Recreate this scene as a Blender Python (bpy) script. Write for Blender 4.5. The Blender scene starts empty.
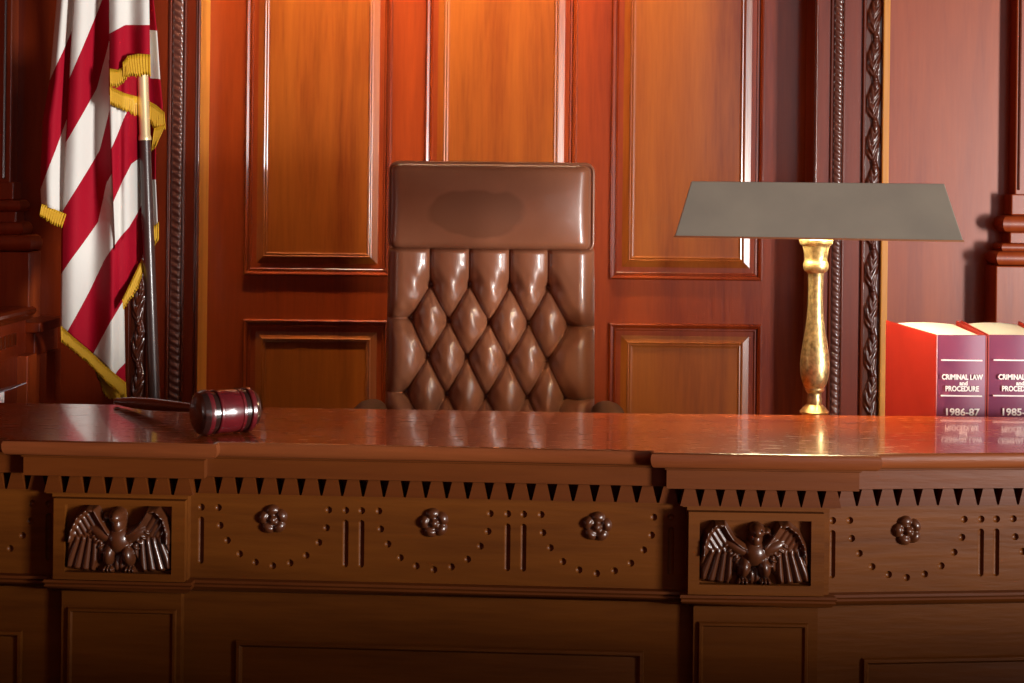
import bpy, bmesh, math, random
from mathutils import Vector, Matrix
random.seed(7)
C = bpy.context.scene.collection
SC = bpy.context.scene
PI = math.pi

# ------------------------------------------------------------------ camera
F, CX, CY, CAMZ, ROLL = 1500.0, 512.0, 190.0, 1.74, 0.0113
cr, sr = math.cos(ROLL), math.sin(ROLL)
def ray(px, py):
    X, Y = (px - CX) / F, -(py - CY) / F
    return (cr * X - sr * Y, sr * X + cr * Y)
def W(px, py, d):                       # point seen at a pixel at distance d
    a, b = ray(px, py)
    return Vector((a * d, d, CAMZ + b * d))
def onz(px, py, z):                     # point of a level plane seen at a pixel
    a, b = ray(px, py)
    d = (z - CAMZ) / b
    return Vector((a * d, d, z))
def wx(px, d, py=190): return W(px, py, d).x
def wz(py, d, px=512): return W(px, py, d).z

cam = bpy.data.cameras.new('camera'); co = bpy.data.objects.new('camera', cam); C.objects.link(co)
cam.sensor_width = 36; cam.lens = F / 1024 * 36
cam.shift_x = 0; cam.shift_y = -(683 / 2 - CY) / 1024
co.matrix_world = Matrix(((cr, -sr, 0, 0), (0, 0, -1, 0), (sr, cr, 0, CAMZ), (0, 0, 0, 1)))
cam.clip_start = .05; cam.clip_end = 100
SC.camera = co

# ------------------------------------------------------------------ materials
def nt(name):
    m = bpy.data.materials.new(name); m.use_nodes = True
    n = m.node_tree.nodes; l = m.node_tree.links
    return m, n, l, n['Principled BSDF']
def ramp(n, stops):
    r = n.new('ShaderNodeValToRGB'); e = r.color_ramp.elements
    while len(e) < len(stops): e.new(.5)
    for k, (p, c) in enumerate(stops): e[k].position = p; e[k].color = (*c, 1)
    return r
def wood(name, dark, light, axis='z', rough=.28, coat=.35, scale=1.0, bump=.04, coat_rough=.12, wear=False, spec=.5):
    m, n, l, b = nt(name)
    tc = n.new('ShaderNodeTexCoord')
    sc = {'x': (1.1, 14, 14), 'y': (14, 1.1, 14), 'z': (14, 14, 1.1)}[axis]
    mp = n.new('ShaderNodeMapping'); mp.inputs['Scale'].default_value = [v * scale for v in sc]
    l.new(tc.outputs['Object'], mp.inputs[0])
    a = n.new('ShaderNodeTexNoise'); a.inputs['Scale'].default_value = .55; a.inputs['Detail'].default_value = 5; a.inputs['Distortion'].default_value = .8
    l.new(mp.outputs[0], a.inputs['Vector'])
    f = n.new('ShaderNodeTexNoise'); f.inputs['Scale'].default_value = 7; f.inputs['Detail'].default_value = 3
    l.new(mp.outputs[0], f.inputs['Vector'])
    mx = n.new('ShaderNodeMath'); mx.operation = 'MULTIPLY_ADD'; mx.inputs[1].default_value = .3
    l.new(f.outputs['Fac'], mx.inputs[0]); l.new(a.outputs['Fac'], mx.inputs[2])
    r = ramp(n, [(.42, dark), (.62, [(p * .45 + q * .55) for p, q in zip(dark, light)]), (.85, light)])
    l.new(mx.outputs[0], r.inputs[0]); l.new(r.outputs[0], b.inputs['Base Color'])
    bp = n.new('ShaderNodeBump'); bp.inputs['Strength'].default_value = bump; bp.inputs['Distance'].default_value = .01
    l.new(f.outputs['Fac'], bp.inputs['Height']); l.new(bp.outputs[0], b.inputs['Normal'])
    b.inputs['Roughness'].default_value = rough
    b.inputs['Coat Weight'].default_value = coat; b.inputs['Coat Roughness'].default_value = coat_rough
    b.inputs['Specular IOR Level'].default_value = spec
    if wear:
        w = n.new('ShaderNodeTexNoise'); w.inputs['Scale'].default_value = 60; w.inputs['Detail'].default_value = 4
        mp2 = n.new('ShaderNodeMapping'); mp2.inputs['Scale'].default_value = (.35, 1.6, 1)
        l.new(tc.outputs['Object'], mp2.inputs[0]); l.new(mp2.outputs[0], w.inputs['Vector'])
        rr = ramp(n, [(.55, (rough,) * 3), (.80, (rough + .2,) * 3)])
        l.new(w.outputs['Fac'], rr.inputs[0]); l.new(rr.outputs[0], b.inputs['Roughness'])
        b2 = n.new('ShaderNodeBump'); b2.inputs['Strength'].default_value = .03; b2.inputs['Distance'].default_value = .004
        l.new(w.outputs['Fac'], b2.inputs['Height']); l.new(bp.outputs[0], b2.inputs['Normal']); l.new(b2.outputs[0], b.inputs['Normal'])
    return m
def plain(name, col, rough=.5, metal=0, coat=0, noise=0, nscale=30, col2=None, bump=0, bscale=200, sheen=0):
    m, n, l, b = nt(name)
    b.inputs['Base Color'].default_value = (*col, 1); b.inputs['Roughness'].default_value = rough
    b.inputs['Metallic'].default_value = metal; b.inputs['Coat Weight'].default_value = coat
    b.inputs['Sheen Weight'].default_value = sheen
    tc = n.new('ShaderNodeTexCoord')
    if col2:
        t = n.new('ShaderNodeTexNoise'); t.inputs['Scale'].default_value = nscale; t.inputs['Detail'].default_value = 4
        l.new(tc.outputs['Object'], t.inputs['Vector'])
        r = ramp(n, [(.5 - noise, col), (.5 + noise, col2)])
        l.new(t.outputs['Fac'], r.inputs[0]); l.new(r.outputs[0], b.inputs['Base Color'])
    if bump:
        t2 = n.new('ShaderNodeTexNoise'); t2.inputs['Scale'].default_value = bscale; t2.inputs['Detail'].default_value = 2
        l.new(tc.outputs['Object'], t2.inputs['Vector'])
        bp = n.new('ShaderNodeBump'); bp.inputs['Strength'].default_value = bump; bp.inputs['Distance'].default_value = .004
        l.new(t2.outputs['Fac'], bp.inputs['Height']); l.new(bp.outputs[0], b.inputs['Normal'])
    return m

M = {}
WD, WL = (.145, .020, .002), (.31, .077, .008)
M['panel'] = wood('cherry_panel', WD, WL, 'z', .31, .55, coat_rough=.11)
M['panel_h'] = wood('cherry_rail', WD, WL, 'x', .31, .55, coat_rough=.11)
M['stile'] = wood('cherry_stile', (.125, .0095, .0012), (.27, .036, .0034), 'z', .31, .55, coat_rough=.11)
M['stile_h'] = wood('cherry_cross_rail', (.125, .0095, .0012), (.27, .036, .0034), 'x', .31, .55, coat_rough=.11)
M['mould'] = wood('cherry_moulding', (.11, .0085, .0012), (.24, .032, .0034), 'z', .24, .6, coat_rough=.10)
M['carved'] = wood('carved_cherry', (.05, .007, .002), (.12, .022, .005), 'z', .30, .7)
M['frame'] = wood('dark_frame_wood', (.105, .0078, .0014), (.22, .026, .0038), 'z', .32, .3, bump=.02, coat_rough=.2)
M['frame_mould'] = wood('dark_frame_moulding', (.06, .007, .0015), (.15, .021, .0035), 'z', .22, .8, coat_rough=.08)
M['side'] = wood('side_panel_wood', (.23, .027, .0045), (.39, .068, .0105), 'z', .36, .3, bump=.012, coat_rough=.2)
M['rope'] = wood('dusty_rope_carving', (.085, .022, .013), (.19, .065, .045), 'z', .30, .9, coat_rough=.16)
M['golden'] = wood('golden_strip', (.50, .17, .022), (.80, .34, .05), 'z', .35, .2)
M['bench'] = wood('bench_oak', (.066, .0155, .0016), (.15, .042, .0042), 'x', .46, .05, spec=.22, bump=.1)
M['bench_dark'] = wood('bench_oak_moulding', (.060, .0120, .0015), (.125, .030, .0038), 'x', .42, .08, spec=.3, bump=.06)
M['carve_dark'] = wood('bench_carving', (.045, .012, .004), (.095, .026, .008), 'z', .34, .25, bump=.03)
M['ledge'] = wood('bench_ledge', (.15, .018, .0024), (.33, .060, .007), 'x', .22, .6, bump=.02, coat_rough=.06, wear=True)
M['nose'] = wood('bench_nosing', (.085, .018, .005), (.19, .05, .014), 'x', .30, .3, bump=.12)
M['stud'] = plain('stud_bronze', (.045, .020, .010), .36, .0, .2)
M['gavel'] = wood('gavel_rosewood', (.04, .003, .004), (.12, .008, .012), 'x', .25, .6)
M['gavel_dark'] = plain('gavel_ebony', (.018, .006, .005), .22, 0, .6)
M['leather'] = plain('leather', (.215, .072, .034), .34, 0, .22, .28, 6, (.30, .112, .056), .10, 450)
M['arm'] = plain('armrest_leather', (.10, .048, .02), .5)
def worn_leather():
    m = M['leather'].copy(); m.name = 'leather_worn_by_head'
    n, l = m.node_tree.nodes, m.node_tree.links
    b = n['Principled BSDF']; src = b.inputs['Base Color'].links[0].from_socket
    tc = n.new('ShaderNodeTexCoord'); mp = n.new('ShaderNodeMapping'); mp.vector_type = 'POINT'
    l.new(tc.outputs['Object'], mp.inputs[0]); m['mapping'] = mp.name
    ns = n.new('ShaderNodeTexNoise'); ns.inputs['Scale'].default_value = 9
    l.new(tc.outputs['Object'], ns.inputs['Vector'])
    ln = n.new('ShaderNodeVectorMath'); ln.operation = 'LENGTH'; l.new(mp.outputs[0], ln.inputs[0])
    ad = n.new('ShaderNodeMath'); ad.operation = 'MULTIPLY_ADD'; ad.inputs[1].default_value = .45
    l.new(ns.outputs['Fac'], ad.inputs[0]); l.new(ln.outputs['Value'], ad.inputs[2])
    rp_ = ramp(n, [(.92, (1, 1, 1)), (1.16, (0, 0, 0))]); l.new(ad.outputs[0], rp_.inputs[0])
    mx = n.new('ShaderNodeMix'); mx.data_type = 'RGBA'; mx.inputs[7].default_value = (.19, .060, .022, 1)
    l.new(rp_.outputs[0], mx.inputs[0]); l.new(src, mx.inputs[6]); l.new(mx.outputs[2], b.inputs['Base Color'])
    mr = n.new('ShaderNodeMapRange'); mr.inputs[3].default_value = .34; mr.inputs[4].default_value = .55
    l.new(rp_.outputs[0], mr.inputs[0]); l.new(mr.outputs[0], b.inputs['Roughness'])
    cw = n.new('ShaderNodeMapRange'); cw.inputs[3].default_value = .22; cw.inputs[4].default_value = 0
    l.new(rp_.outputs[0], cw.inputs[0]); l.new(cw.outputs[0], b.inputs['Coat Weight'])
    return m
M['leather_worn'] = worn_leather()
M['button'] = plain('leather_button', (.15, .06, .035), .3, 0, .2)
M['shade'] = plain('shade_metal', (.215, .185, .148), .55, .2, 0, .25, 9, (.27, .232, .18))
M['shade_in'] = plain('shade_lining', (.75, .7, .55), .6)
M['trim_brass'] = plain('brass_trim', (.75, .55, .30), .3, 1)
M['brass'] = plain('aged_brass', (.66, .48, .22), .36, .85, 0, .2, 110, (.24, .18, .075), .15, 140)
M['brass_pole'] = plain('pole_brass', (.90, .74, .42), .42, .55)
M['pole'] = wood('pole_wood', (.035, .016, .014), (.08, .04, .034), 'z', .38, .3)
M['red_cover'] = plain('red_cover', (.27, .013, .010), .45, 0, .05, .3, 20, (.33, .02, .013))
M['spine'] = plain('magenta_spine', (.19, .030, .085), .5, 0, .1)
M['paper'] = plain('paper', (.90, .88, .84), .7)
M['foil'] = plain('silver_foil', (.9, .83, .78), .4)
M['fringe'] = plain('gold_fringe', (.85, .50, .02), .6, 0, 0, .15, 300, (.70, .38, .014))
M['floor'] = plain('carpet', (.05, .012, .01), .95, 0, 0, .3, 300, (.07, .018, .014))
M['plaster'] = plain('plaster', (.05, .035, .025), .8)
M['white'] = plain('white_sheet', (.8, .8, .82), .6)
M['grey'] = plain('grey_sheet', (.28, .27, .32), .5)
M['black'] = plain('black_metal', (.02, .02, .02), .4, .5)

def flag_mat():
    m, n, l, b = nt('flag_cloth')
    at = n.new('ShaderNodeAttribute'); at.attribute_name = 'stripe'
    md = n.new('ShaderNodeMath'); md.operation = 'MODULO'; md.inputs[1].default_value = 2
    gt = n.new('ShaderNodeMath'); gt.operation = 'GREATER_THAN'; gt.inputs[1].default_value = 1
    l.new(at.outputs['Fac'], md.inputs[0]); l.new(md.outputs[0], gt.inputs[0])
    mx = n.new('ShaderNodeMix'); mx.data_type = 'RGBA'
    mx.inputs[6].default_value = (.76, .74, .69, 1); mx.inputs[7].default_value = (.36, .003, .018, 1)
    l.new(gt.outputs[0], mx.inputs[0]); l.new(mx.outputs[2], b.inputs['Base Color'])
    b.inputs['Roughness'].default_value = .75; b.inputs['Specular IOR Level'].default_value = .15
    tc = n.new('ShaderNodeTexCoord'); t = n.new('ShaderNodeTexNoise'); t.inputs['Scale'].default_value = 28
    l.new(tc.outputs['Object'], t.inputs['Vector'])
    bp = n.new('ShaderNodeBump'); bp.inputs['Strength'].default_value = .15; bp.inputs['Distance'].default_value = .01
    l.new(t.outputs['Fac'], bp.inputs['Height']); l.new(bp.outputs[0], b.inputs['Normal'])
    return m
M['flag'] = flag_mat()

# ------------------------------------------------------------------ object helpers
def tag(o, label=None, cat=None, group=None, kind=None):
    if label: o['label'] = label
    if cat: o['category'] = cat
    if group: o['group'] = group
    if kind: o['kind'] = kind
    return o
def empty(name, loc, **k):
    o = bpy.data.objects.new(name, None); C.objects.link(o); o.location = loc
    o.empty_display_size = .1
    return tag(o, **k)
def root_of(o):
    while o.parent: o = o.parent
    return o
def link(name, me, mat, parent):
    o = bpy.data.objects.new(name, me); C.objects.link(o)
    if mat and not me.materials: me.materials.append(mat)
    if parent: o.parent = parent
    return o
def obj(name, bm, mat, parent=None, smooth=None, bevel=0):
    """bm holds world coordinates; the mesh is stored relative to the thing's root."""
    if parent:
        bmesh.ops.translate(bm, vec=-Vector(root_of(parent).location), verts=bm.verts)
    bmesh.ops.recalc_face_normals(bm, faces=bm.faces)
    me = bpy.data.meshes.new(name); bm.to_mesh(me); bm.free()
    if smooth is not None:
        me.polygons.foreach_set('use_smooth', [True] * len(me.polygons))
        if smooth < 180: me.set_sharp_from_angle(angle=math.radians(smooth))
    o = link(name, me, mat, parent)
    if bevel:
        mo = o.modifiers.new('bevel', 'BEVEL'); mo.width = bevel; mo.segments = 2; mo.limit_method = 'ANGLE'
        mo.harden_normals = False
    return o
def shift_obj(name, bm, mat, parent, smooth=None, bevel=0):
    """same, but with the origin at the middle of the piece (for pieces that get copied)"""
    o = obj(name, bm, mat, parent, smooth, bevel)
    me = o.data
    c = sum((v.co for v in me.vertices), Vector()) / len(me.vertices)
    me.transform(Matrix.Translation(-c)); o.location = c
    return o
def NB(): return bmesh.new()
def box(bm, x0, x1, y0, y1, z0, z1):
    v = [bm.verts.new((x, y, z)) for z in (z0, z1) for y in (y0, y1) for x in (x0, x1)]
    for f in ((0, 1, 3, 2), (4, 6, 7, 5), (0, 4, 5, 1), (2, 3, 7, 6), (0, 2, 6, 4), (1, 5, 7, 3)):
        bm.faces.new([v[i] for i in f])
    return v
def prism(bm, pts, z0, z1):             # plan polygon, level top and bottom
    a = [bm.verts.new((p[0], p[1], z0)) for p in pts]; b = [bm.verts.new((p[0], p[1], z1)) for p in pts]
    n = len(pts)
    bm.faces.new(a[::-1]); bm.faces.new(b)
    for i in range(n): bm.faces.new((a[i], a[(i + 1) % n], b[(i + 1) % n], b[i]))
def rings(bm, rs, closed=True, cap0=False, cap1=False):
    V = [[bm.verts.new(p) for p in r] for r in rs]
    n = len(rs[0])
    for a, b in zip(V, V[1:]):
        for i in range(n if closed else n - 1):
            bm.faces.new((a[i], a[(i + 1) % n], b[(i + 1) % n], b[i]))
    if cap0: bm.faces.new(V[0])
    if cap1: bm.faces.new(V[-1])
    return V
def lathe(bm, prof, c, axis=(0, 0, 1), n=40, caps=True):   # prof: (t along axis, radius)
    ax = Vector(axis).normalized()
    u = ax.orthogonal().normalized(); w = ax.cross(u)
    rs = [[Vector(c) + ax * t + (u * math.cos(2 * PI * k / n) + w * math.sin(2 * PI * k / n)) * max(r, 1e-4) for k in range(n)] for t, r in prof]
    rings(bm, rs, True, caps, caps)
def grid(bm, nu, nv, fn):
    V = [[bm.verts.new(fn(i / nu, j / nv)) for i in range(nu + 1)] for j in range(nv + 1)]
    for j in range(nv):
        for i in range(nu): bm.faces.new((V[j][i], V[j][i + 1], V[j + 1][i + 1], V[j + 1][i]))
    return V
def ellipsoid(bm, c, r, n=16, m=10):
    c = Vector(c)
    rs = []
    for j in range(m + 1):
        a = -PI / 2 + PI * j / m; q = max(math.cos(a), 1e-3)
        rs.append([c + Vector((r[0] * q * math.cos(2 * PI * i / n), r[1] * q * math.sin(2 * PI * i / n), r[2] * math.sin(a))) for i in range(n)])
    rings(bm, rs, True, True, True)
def rrect(cx, cz, w, h, r, n=6):         # rounded rectangle outline in x,z
    out = []
    for sx, sz, a0 in ((1, 1, 0), (-1, 1, 90), (-1, -1, 180), (1, -1, 270)):
        for k in range(n + 1):
            a = math.radians(a0 + 90 * k / n)
            out.append((cx + sx * (w / 2 - r) + r * math.cos(a), cz + sz * (h / 2 - r) + r * math.sin(a)))
    return out
def pl(pts, x):                          # piecewise linear, extrapolated at the ends
    if x <= pts[0][0]: (a, b) = pts[0], pts[1]
    elif x >= pts[-1][0]: (a, b) = pts[-2], pts[-1]
    else:
        for a, b in zip(pts, pts[1:]):
            if a[0] <= x <= b[0]: break
    return a[1] + (b[1] - a[1]) * (x - a[0]) / (b[0] - a[0] + 1e-9)
def plc(pts, x): return pl(pts, min(max(x, pts[0][0]), pts[-1][0]))

# ------------------------------------------------------------------ room shell
RX0, RX1, RY0, RY1, RZ = -4.2, 5.4, -5.0, 5.0, 4.7
PLAT = .56
def struct(name, bm, mat, parent=None, **k):
    o = obj(name, bm, mat, parent, **k)
    if not parent: o['kind'] = 'structure'
    return o
b = NB(); box(b, RX0, RX1, RY0, RY1, -.1, 0); struct('floor', b, M['floor'])
b = NB(); box(b, RX0, RX1, 2.86, RY1, 0.0, PLAT); struct('floor_platform', b, M['floor'])
b = NB(); box(b, RX0, RX1, RY0, RY1, RZ, RZ + .1); struct('ceiling', b, M['plaster'])
b = NB(); box(b, RX0 - .1, RX0, RY0, RY1, 0, RZ); struct('wall_left', b, M['stile'])
# right wall with one window opening, front wall with one window opening
def wall_with_hole(name, fixed, a0, a1, h0, h1, z0, z1, horizontal_x):
    b = NB()
    for (p0, p1, q0, q1) in ((a0, h0, 0, RZ), (h1, a1, 0, RZ), (h0, h1, 0, z0), (h0, h1, z1, RZ)):
        if horizontal_x: box(b, p0, p1, fixed - .1, fixed, q0, q1)
        else: box(b, fixed, fixed + .1, p0, p1, q0, q1)
    return struct(name, b, M['stile'])
FWX0, FWX1, FWZ0, FWZ1 = 1.75, 4.9, 1.9, 4.4
wall_with_hole('wall_front', RY0, RX0, RX1, FWX0, FWX1, FWZ0, FWZ1, True)
RWY0, RWY1, RWZ0, RWZ1 = -2.2, -.9, .70, 3.45
wall_with_hole('wall_right', RX1, RY0, RY1, RWY0, RWY1, RWZ0, RWZ1, False)
b = NB()
for t in (0, .5, 1):
    x = FWX0 + (FWX1 - FWX0) * t; box(b, x - .03, x + .03, RY0 - .09, RY0 - .03, FWZ0, FWZ1)
for t in (0, .55, 1):
    z = FWZ0 + (FWZ1 - FWZ0) * t; box(b, FWX0, FWX1, RY0 - .085, RY0 - .035, z - .03, z + .03)
struct('window_1', b, M['stile'])
b = NB()
for t in (0, .5, 1):
    y = RWY0 + (RWY1 - RWY0) * t; box(b, RX1 + .03, RX1 + .09, y - .03, y + .03, RWZ0, RWZ1)
for t in (0, .55, 1):
    z = RWZ0 + (RWZ1 - RWZ0) * t; box(b, RX1 + .035, RX1 + .085, RWY0, RWY1, z - .03, z + .03)
struct('window_2', b, M['stile'])

# unseen low wall, added to keep light off the lower bench front
b = NB(); box(b, -3.4, 3.9, 1.50, 1.74, 0, 1.115); box(b, -3.42, 3.92, 1.47, 1.77, 1.115, 1.14)
struct('wall_shade_blocker', b, M['bench_dark'])

# ------------------------------------------------------------------ panelled back wall
DR = 4.84                                # recessed panelling plane
DP = 4.70                                # pilaster / frame plane
DS = 4.76                                # side panels plane
ZT = 3.1
xl, xr = wx(207.5, DR), wx(806, DR)
wall = empty('wall_back', (0, DR, PLAT), kind='structure')
b = NB(); box(b, RX0, RX1, DR + .03, RY1, PLAT, RZ); obj('wall_core', b, M['stile'], wall)
b = NB(); box(b, xl - .02, xr + .02, DR, DR + .03, PLAT, RZ); obj('stile_board', b, M['stile'], wall)

def ring_rect(x0, x1, z0, z1, d, y):
    return [Vector((x0 + d, y, z0 + d)), Vector((x1 - d, y, z0 + d)), Vector((x1 - d, y, z1 - d)), Vector((x0 + d, y, z1 - d))]
def panel(x0, x1, z0, z1, plane, parent):
    """bolection moulding round a raised and fielded panel; sizes are outer edges"""
    k = 1.0
    b = NB()
    prof = [(0, 0), (.001, .006), (.003, .010), (.0055, .0117), (.0068, .0117), (.0135, .0086), (.0145, .005), (.0158, .001), (.0172, .001), (.0180, .0032), (.0222, .0036), (.0246, .0018), (.0255, -.005)]
    rs = [ring_rect(x0, x1, z0, z1, d, plane - h) for d, h in prof]
    rings(b, rs, True)
    obj('panel_moulding', b, M['mould'], parent)
    b = NB()
    prof = [(.0255, -.005), (.0265, -.004), (.060, .0055), (.0605, .0075), (.0635, .0090), (.0665, .0075), (.067, .0055), (.0685, .0062), (.0715, .0070), (.0745, .0055), (.075, .0035)]
    prof += [(.079, .003)]
    rs = [ring_rect(x0, x1, z0, z1, d, plane - h) for d, h in prof]
    rings(b, rs, True, False, True)
    obj('raised_panel', b, M['panel'], parent)

UT = 2.95                                 # upper panels run up out of the picture
zub = wz(278.3, DR); zlt = wz(321.5, DR); zlb = PLAT + .12
cols = [(wx(244.5, DR), wx(391, DR)), (wx(424, DR), wx(576, DR)), (wx(610, DR), wx(763, DR))]
for x0, x1 in cols:
    panel(x0, x1, zub, UT, DR, wall)
    panel(x0, x1, zlb, zlt, DR, wall)

# pilasters either side of the recess, with a rope bead and a carved leaf strip
def heightstrip(b, x0, x1, z0, z1, y, nu, nv, fn):
    grid(b, nu, nv, lambda u, v: Vector((x0 + (x1 - x0) * u, y - fn(u, z0 + (z1 - z0) * v), z0 + (z1 - z0) * v)))
def leaf_h(u, z, pitch=.132):
    """overlapping carved acanthus leaves with a bud between them"""
    t = (z / pitch) % 1.0
    x = 2 * u - 1 + .22 * math.sin(2 * PI * t)
    w_ = .42 + .50 * math.sin(PI * min(1, t / .82)) ** .7 if t < .82 else .42
    h = 0
    if abs(x) < w_:
        e = 1 - (x / w_) ** 2
        rib = abs(math.sin(PI * (3.6 * t - 1.5 * abs(x))))
        h = .0125 * math.sqrt(e) * (.30 + .70 * rib ** .7)
        h = max(h, .0115 * math.exp(-(x / .13) ** 2))
    for c in (-.09, .91):
        q = (x / .42) ** 2 + ((t - c) / .085) ** 2
        if q < 1: h = max(h, .014 * math.sqrt(1 - q))
    return h * max(0, 1 - (2 * u - 1) ** 6)
def rope_h(u, z, pitch=.024):
    t = ((z + .018 * u) / pitch) % 1.0
    return .0085 * math.sqrt(max(0, 1 - (2 * u - 1) ** 2)) * (.45 + .55 * abs(math.sin(PI * t)))
def pilaster(name, xa, xb, beads, leaf, rope, edge, z0=PLAT, z1=RZ):
    t = empty(name, ((xa + xb) / 2, DP, z0), kind='structure')
    b = NB(); box(b, xa, xb, DP, DR + .02, z0, z1); obj('pilaster_board', b, M['frame'], t)
    b = NB(); heightstrip(b, leaf[0], leaf[1], 1.0, 2.9, DP + .004 - .006, 18, 760, leaf_h); obj('carved_leaf_strip', b, M['carved'], t, smooth=180)
    b = NB(); heightstrip(b, rope[0], rope[1], 1.0, 2.9, DP - .001, 10, 640, rope_h); obj('rope_bead', b, M['rope'], t, smooth=180)
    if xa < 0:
        b = NB(); box(b, xb - .004, xb + .0015, DP + .006, DR + .001, z0, z1); obj('lit_reveal_strip', b, M['golden'], t)  # lighter wood paints in the window light caught by the left reveal
    for px in edge:
        b = NB(); lathe(b, [(0, .0045), (z1 - z0, .0045)], (P(px), DP - .001, z0), (0, 0, 1), 16); obj('edge_bead', b, M['frame_mould'], t, smooth=60)
    for x0, x1, h, mat in beads:
        b = NB(); box(b, x0, x1, DP - h, DP + .01, z0, z1)
        obj('fillet', b, mat, t, bevel=.0035)
    return t
P = lambda px: wx(px, DP)
pilaster('trim_1', P(123), P(199), [(P(123.5), P(132), .014, M['frame_mould']), (P(148), P(151), .010, M['frame_mould']), (P(167.5), P(170.5), .006, M['frame_mould']), (P(182.5), P(185), .006, M['frame_mould']), (P(194.5), P(196), .003, M['frame_mould'])], (P(133), P(147)), (P(171), P(182)), (197.6,))
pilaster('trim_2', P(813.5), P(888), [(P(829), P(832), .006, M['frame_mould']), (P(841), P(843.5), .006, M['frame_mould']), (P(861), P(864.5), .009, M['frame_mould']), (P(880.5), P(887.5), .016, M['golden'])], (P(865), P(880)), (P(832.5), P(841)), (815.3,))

# side panels of the back wall
S = lambda px: wx(px, DS)
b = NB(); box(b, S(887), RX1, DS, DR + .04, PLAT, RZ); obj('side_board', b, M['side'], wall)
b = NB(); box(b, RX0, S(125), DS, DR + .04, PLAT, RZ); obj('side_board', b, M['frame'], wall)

# big square pilasters with moulded bases at both ends of the view
def big_pilaster(name, edges, side, yb, z_list):
    """edges: list of (pixel of the near inner edge, z0, z1, projection); the inner side faces the middle"""
    t = empty(name, (wx(edges[0][1], DS - .1), DS, PLAT), kind='structure')
    for nm, px, z0, z1, pr, rnd in edges:
        x = wx(px, DS - pr, 230); xo = x + side * .42
        b = NB()
        if rnd:
            n = 8; r = (z1 - z0) / 2; rs = []
            for k in range(n + 1):
                a = -PI / 2 + PI * k / n
                e = r * (1 - math.cos(a)) * .9; z = (z0 + z1) / 2 + r * math.sin(a)
                xi = x + side * e
                rs.append([Vector((xi, DS - pr + e, z)), Vector((xo, DS - pr + e, z)), Vector((xo, DS + .01, z)), Vector((xi, DS + .01, z))])
            rings(b, rs, True, True, True)
            obj(nm, b, M['side'], t, smooth=40)
        else:
            box(b, min(x, xo), max(x, xo), DS - pr, DS + .01, z0, z1)
            obj(nm, b, M['side'], t, bevel=.004)
zz = lambda py, pr, px=1005: W(px, py, DS - pr).z
big_pilaster('trim_3', [
    ('shaft', 1014.5, zz(196, .06), RZ, .06, False), ('base_cove', 1011, zz(215, .072), zz(194, .072), .072, False),
    ('base_torus', 1003, zz(233, .094), zz(215, .094), .094, True), ('base_cove', 1010, zz(244, .078), zz(232, .078), .078, False),
    ('base_torus', 1002, zz(252, .098), zz(243, .098), .098, True), ('base_torus', 997, zz(266, .118), zz(251, .118), .118, True),
    ('pedestal', 996.5, PLAT, zz(266, .110), .110, False)], 1, 0, None)
zl = lambda py, pr: W(15, py, DS - pr).z
big_pilaster('trim_4', [
    ('shaft', 10, zl(184, .06), RZ, .06, False), ('base_cove', 13, zl(200, .072), zl(182, .072), .072, False),
    ('base_torus', 20, zl(212, .094), zl(200, .094), .094, True), ('base_cove', 16, zl(223, .078), zl(211, .078), .078, False),
    ('base_torus', 23, zl(236, .098), zl(222, .098), .098, True), ('base_torus', 31, zl(252, .118), zl(235, .118), .118, True),
    ('pedestal', 30, PLAT, zl(252, .110), .110, False)], -1, 0, None)
for o in list(C.objects):
    if o.name.startswith('shaft') and o.parent:
        side = 1 if o.parent.name == 'trim_3' else -1
        x = wx(1018.5 if side > 0 else 6, DS - .06, 100)
        b = NB(); box(b, min(x, x + side * .007), max(x, x + side * .007), DS - .066, DS - .055, zz(190, .06), RZ)
        obj('shaft_reed', b, M['frame_mould'], o.parent, bevel=.003)

# ------------------------------------------------------------------ judge's bench
ZL = 1.30
def off_line(pts, o):                     # mitred offset of an open polyline, inward (away from the camera)
    out = []
    n = len(pts)
    for i in range(n):
        ns = []
        for a, b_ in ((i - 1, i), (i, i + 1)):
            if 0 <= a and b_ < n:
                d = (pts[b_] - pts[a]).normalized(); ns.append(Vector((-d.y, d.x)))
        if len(ns) == 1: out.append(pts[i] + ns[0] * o)
        else:
            m = (ns[0] + ns[1]); m = m / max(m.length_squared, 1e-6) * 2
            out.append(pts[i] + m * o)
    return out
def lp(px, py): p = onz(px, py, ZL); return Vector((p.x, p.y))
mid0, mid1 = lp(217, 441.6), lp(654, 450.3)
mdir = (mid1 - mid0).normalized(); mn = Vector((mdir.y, -mdir.x))     # towards the camera
PR = .021
lb1 = lp(215.5, 443.5)
lb1 = mid0 + mn * PR; lb0 = lb1 - mdir * .362
rb0 = mid1 + mn * PR; 
rs0 = lp(873, 453.4); rs1 = lp(1024, 452.6); rdir = (rs1 - rs0).normalized(); rn = Vector((rdir.y, -rdir.x))
rb1 = rs0 + rn * PR
lf1 = lb0 - mn * PR; lf0 = lf1 - mdir * .42
rs2 = rs0 + rdir * .75
LINE = [lf0, lf1, lb0, lb1, mid0, mid1, rb0, rb1, rs0, rs2]
back = [lp(-190, 400.5), lp(0, 402.8), lp(650, 413.6), lp(1200, 419)]
bench = empty('judges_bench', ((mid0.x + mid1.x) / 2, mid0.y + .2, 0),
              label='long carved wooden judge\'s bench with eagle reliefs across the foreground', cat='bench')
def sweep(name, prof, mat, parent=bench, smooth=30):
    """prof: list of (inward offset, z) top to bottom along the front line"""
    b = NB()
    rs = []
    for o, z in prof:
        rs.append([Vector((p.x, p.y, z)) for p in off_line(LINE, o)])
    V = rings(b, rs, False)
    return obj(name, b, mat, parent, smooth=smooth)
def zfront(py, o, px=480):
    """z of the row py on the bench front set back by o from the ledge edge"""
    base = mid0.lerp(mid1, .6); d = base.y + o
    return W(px, py, d).z
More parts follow.
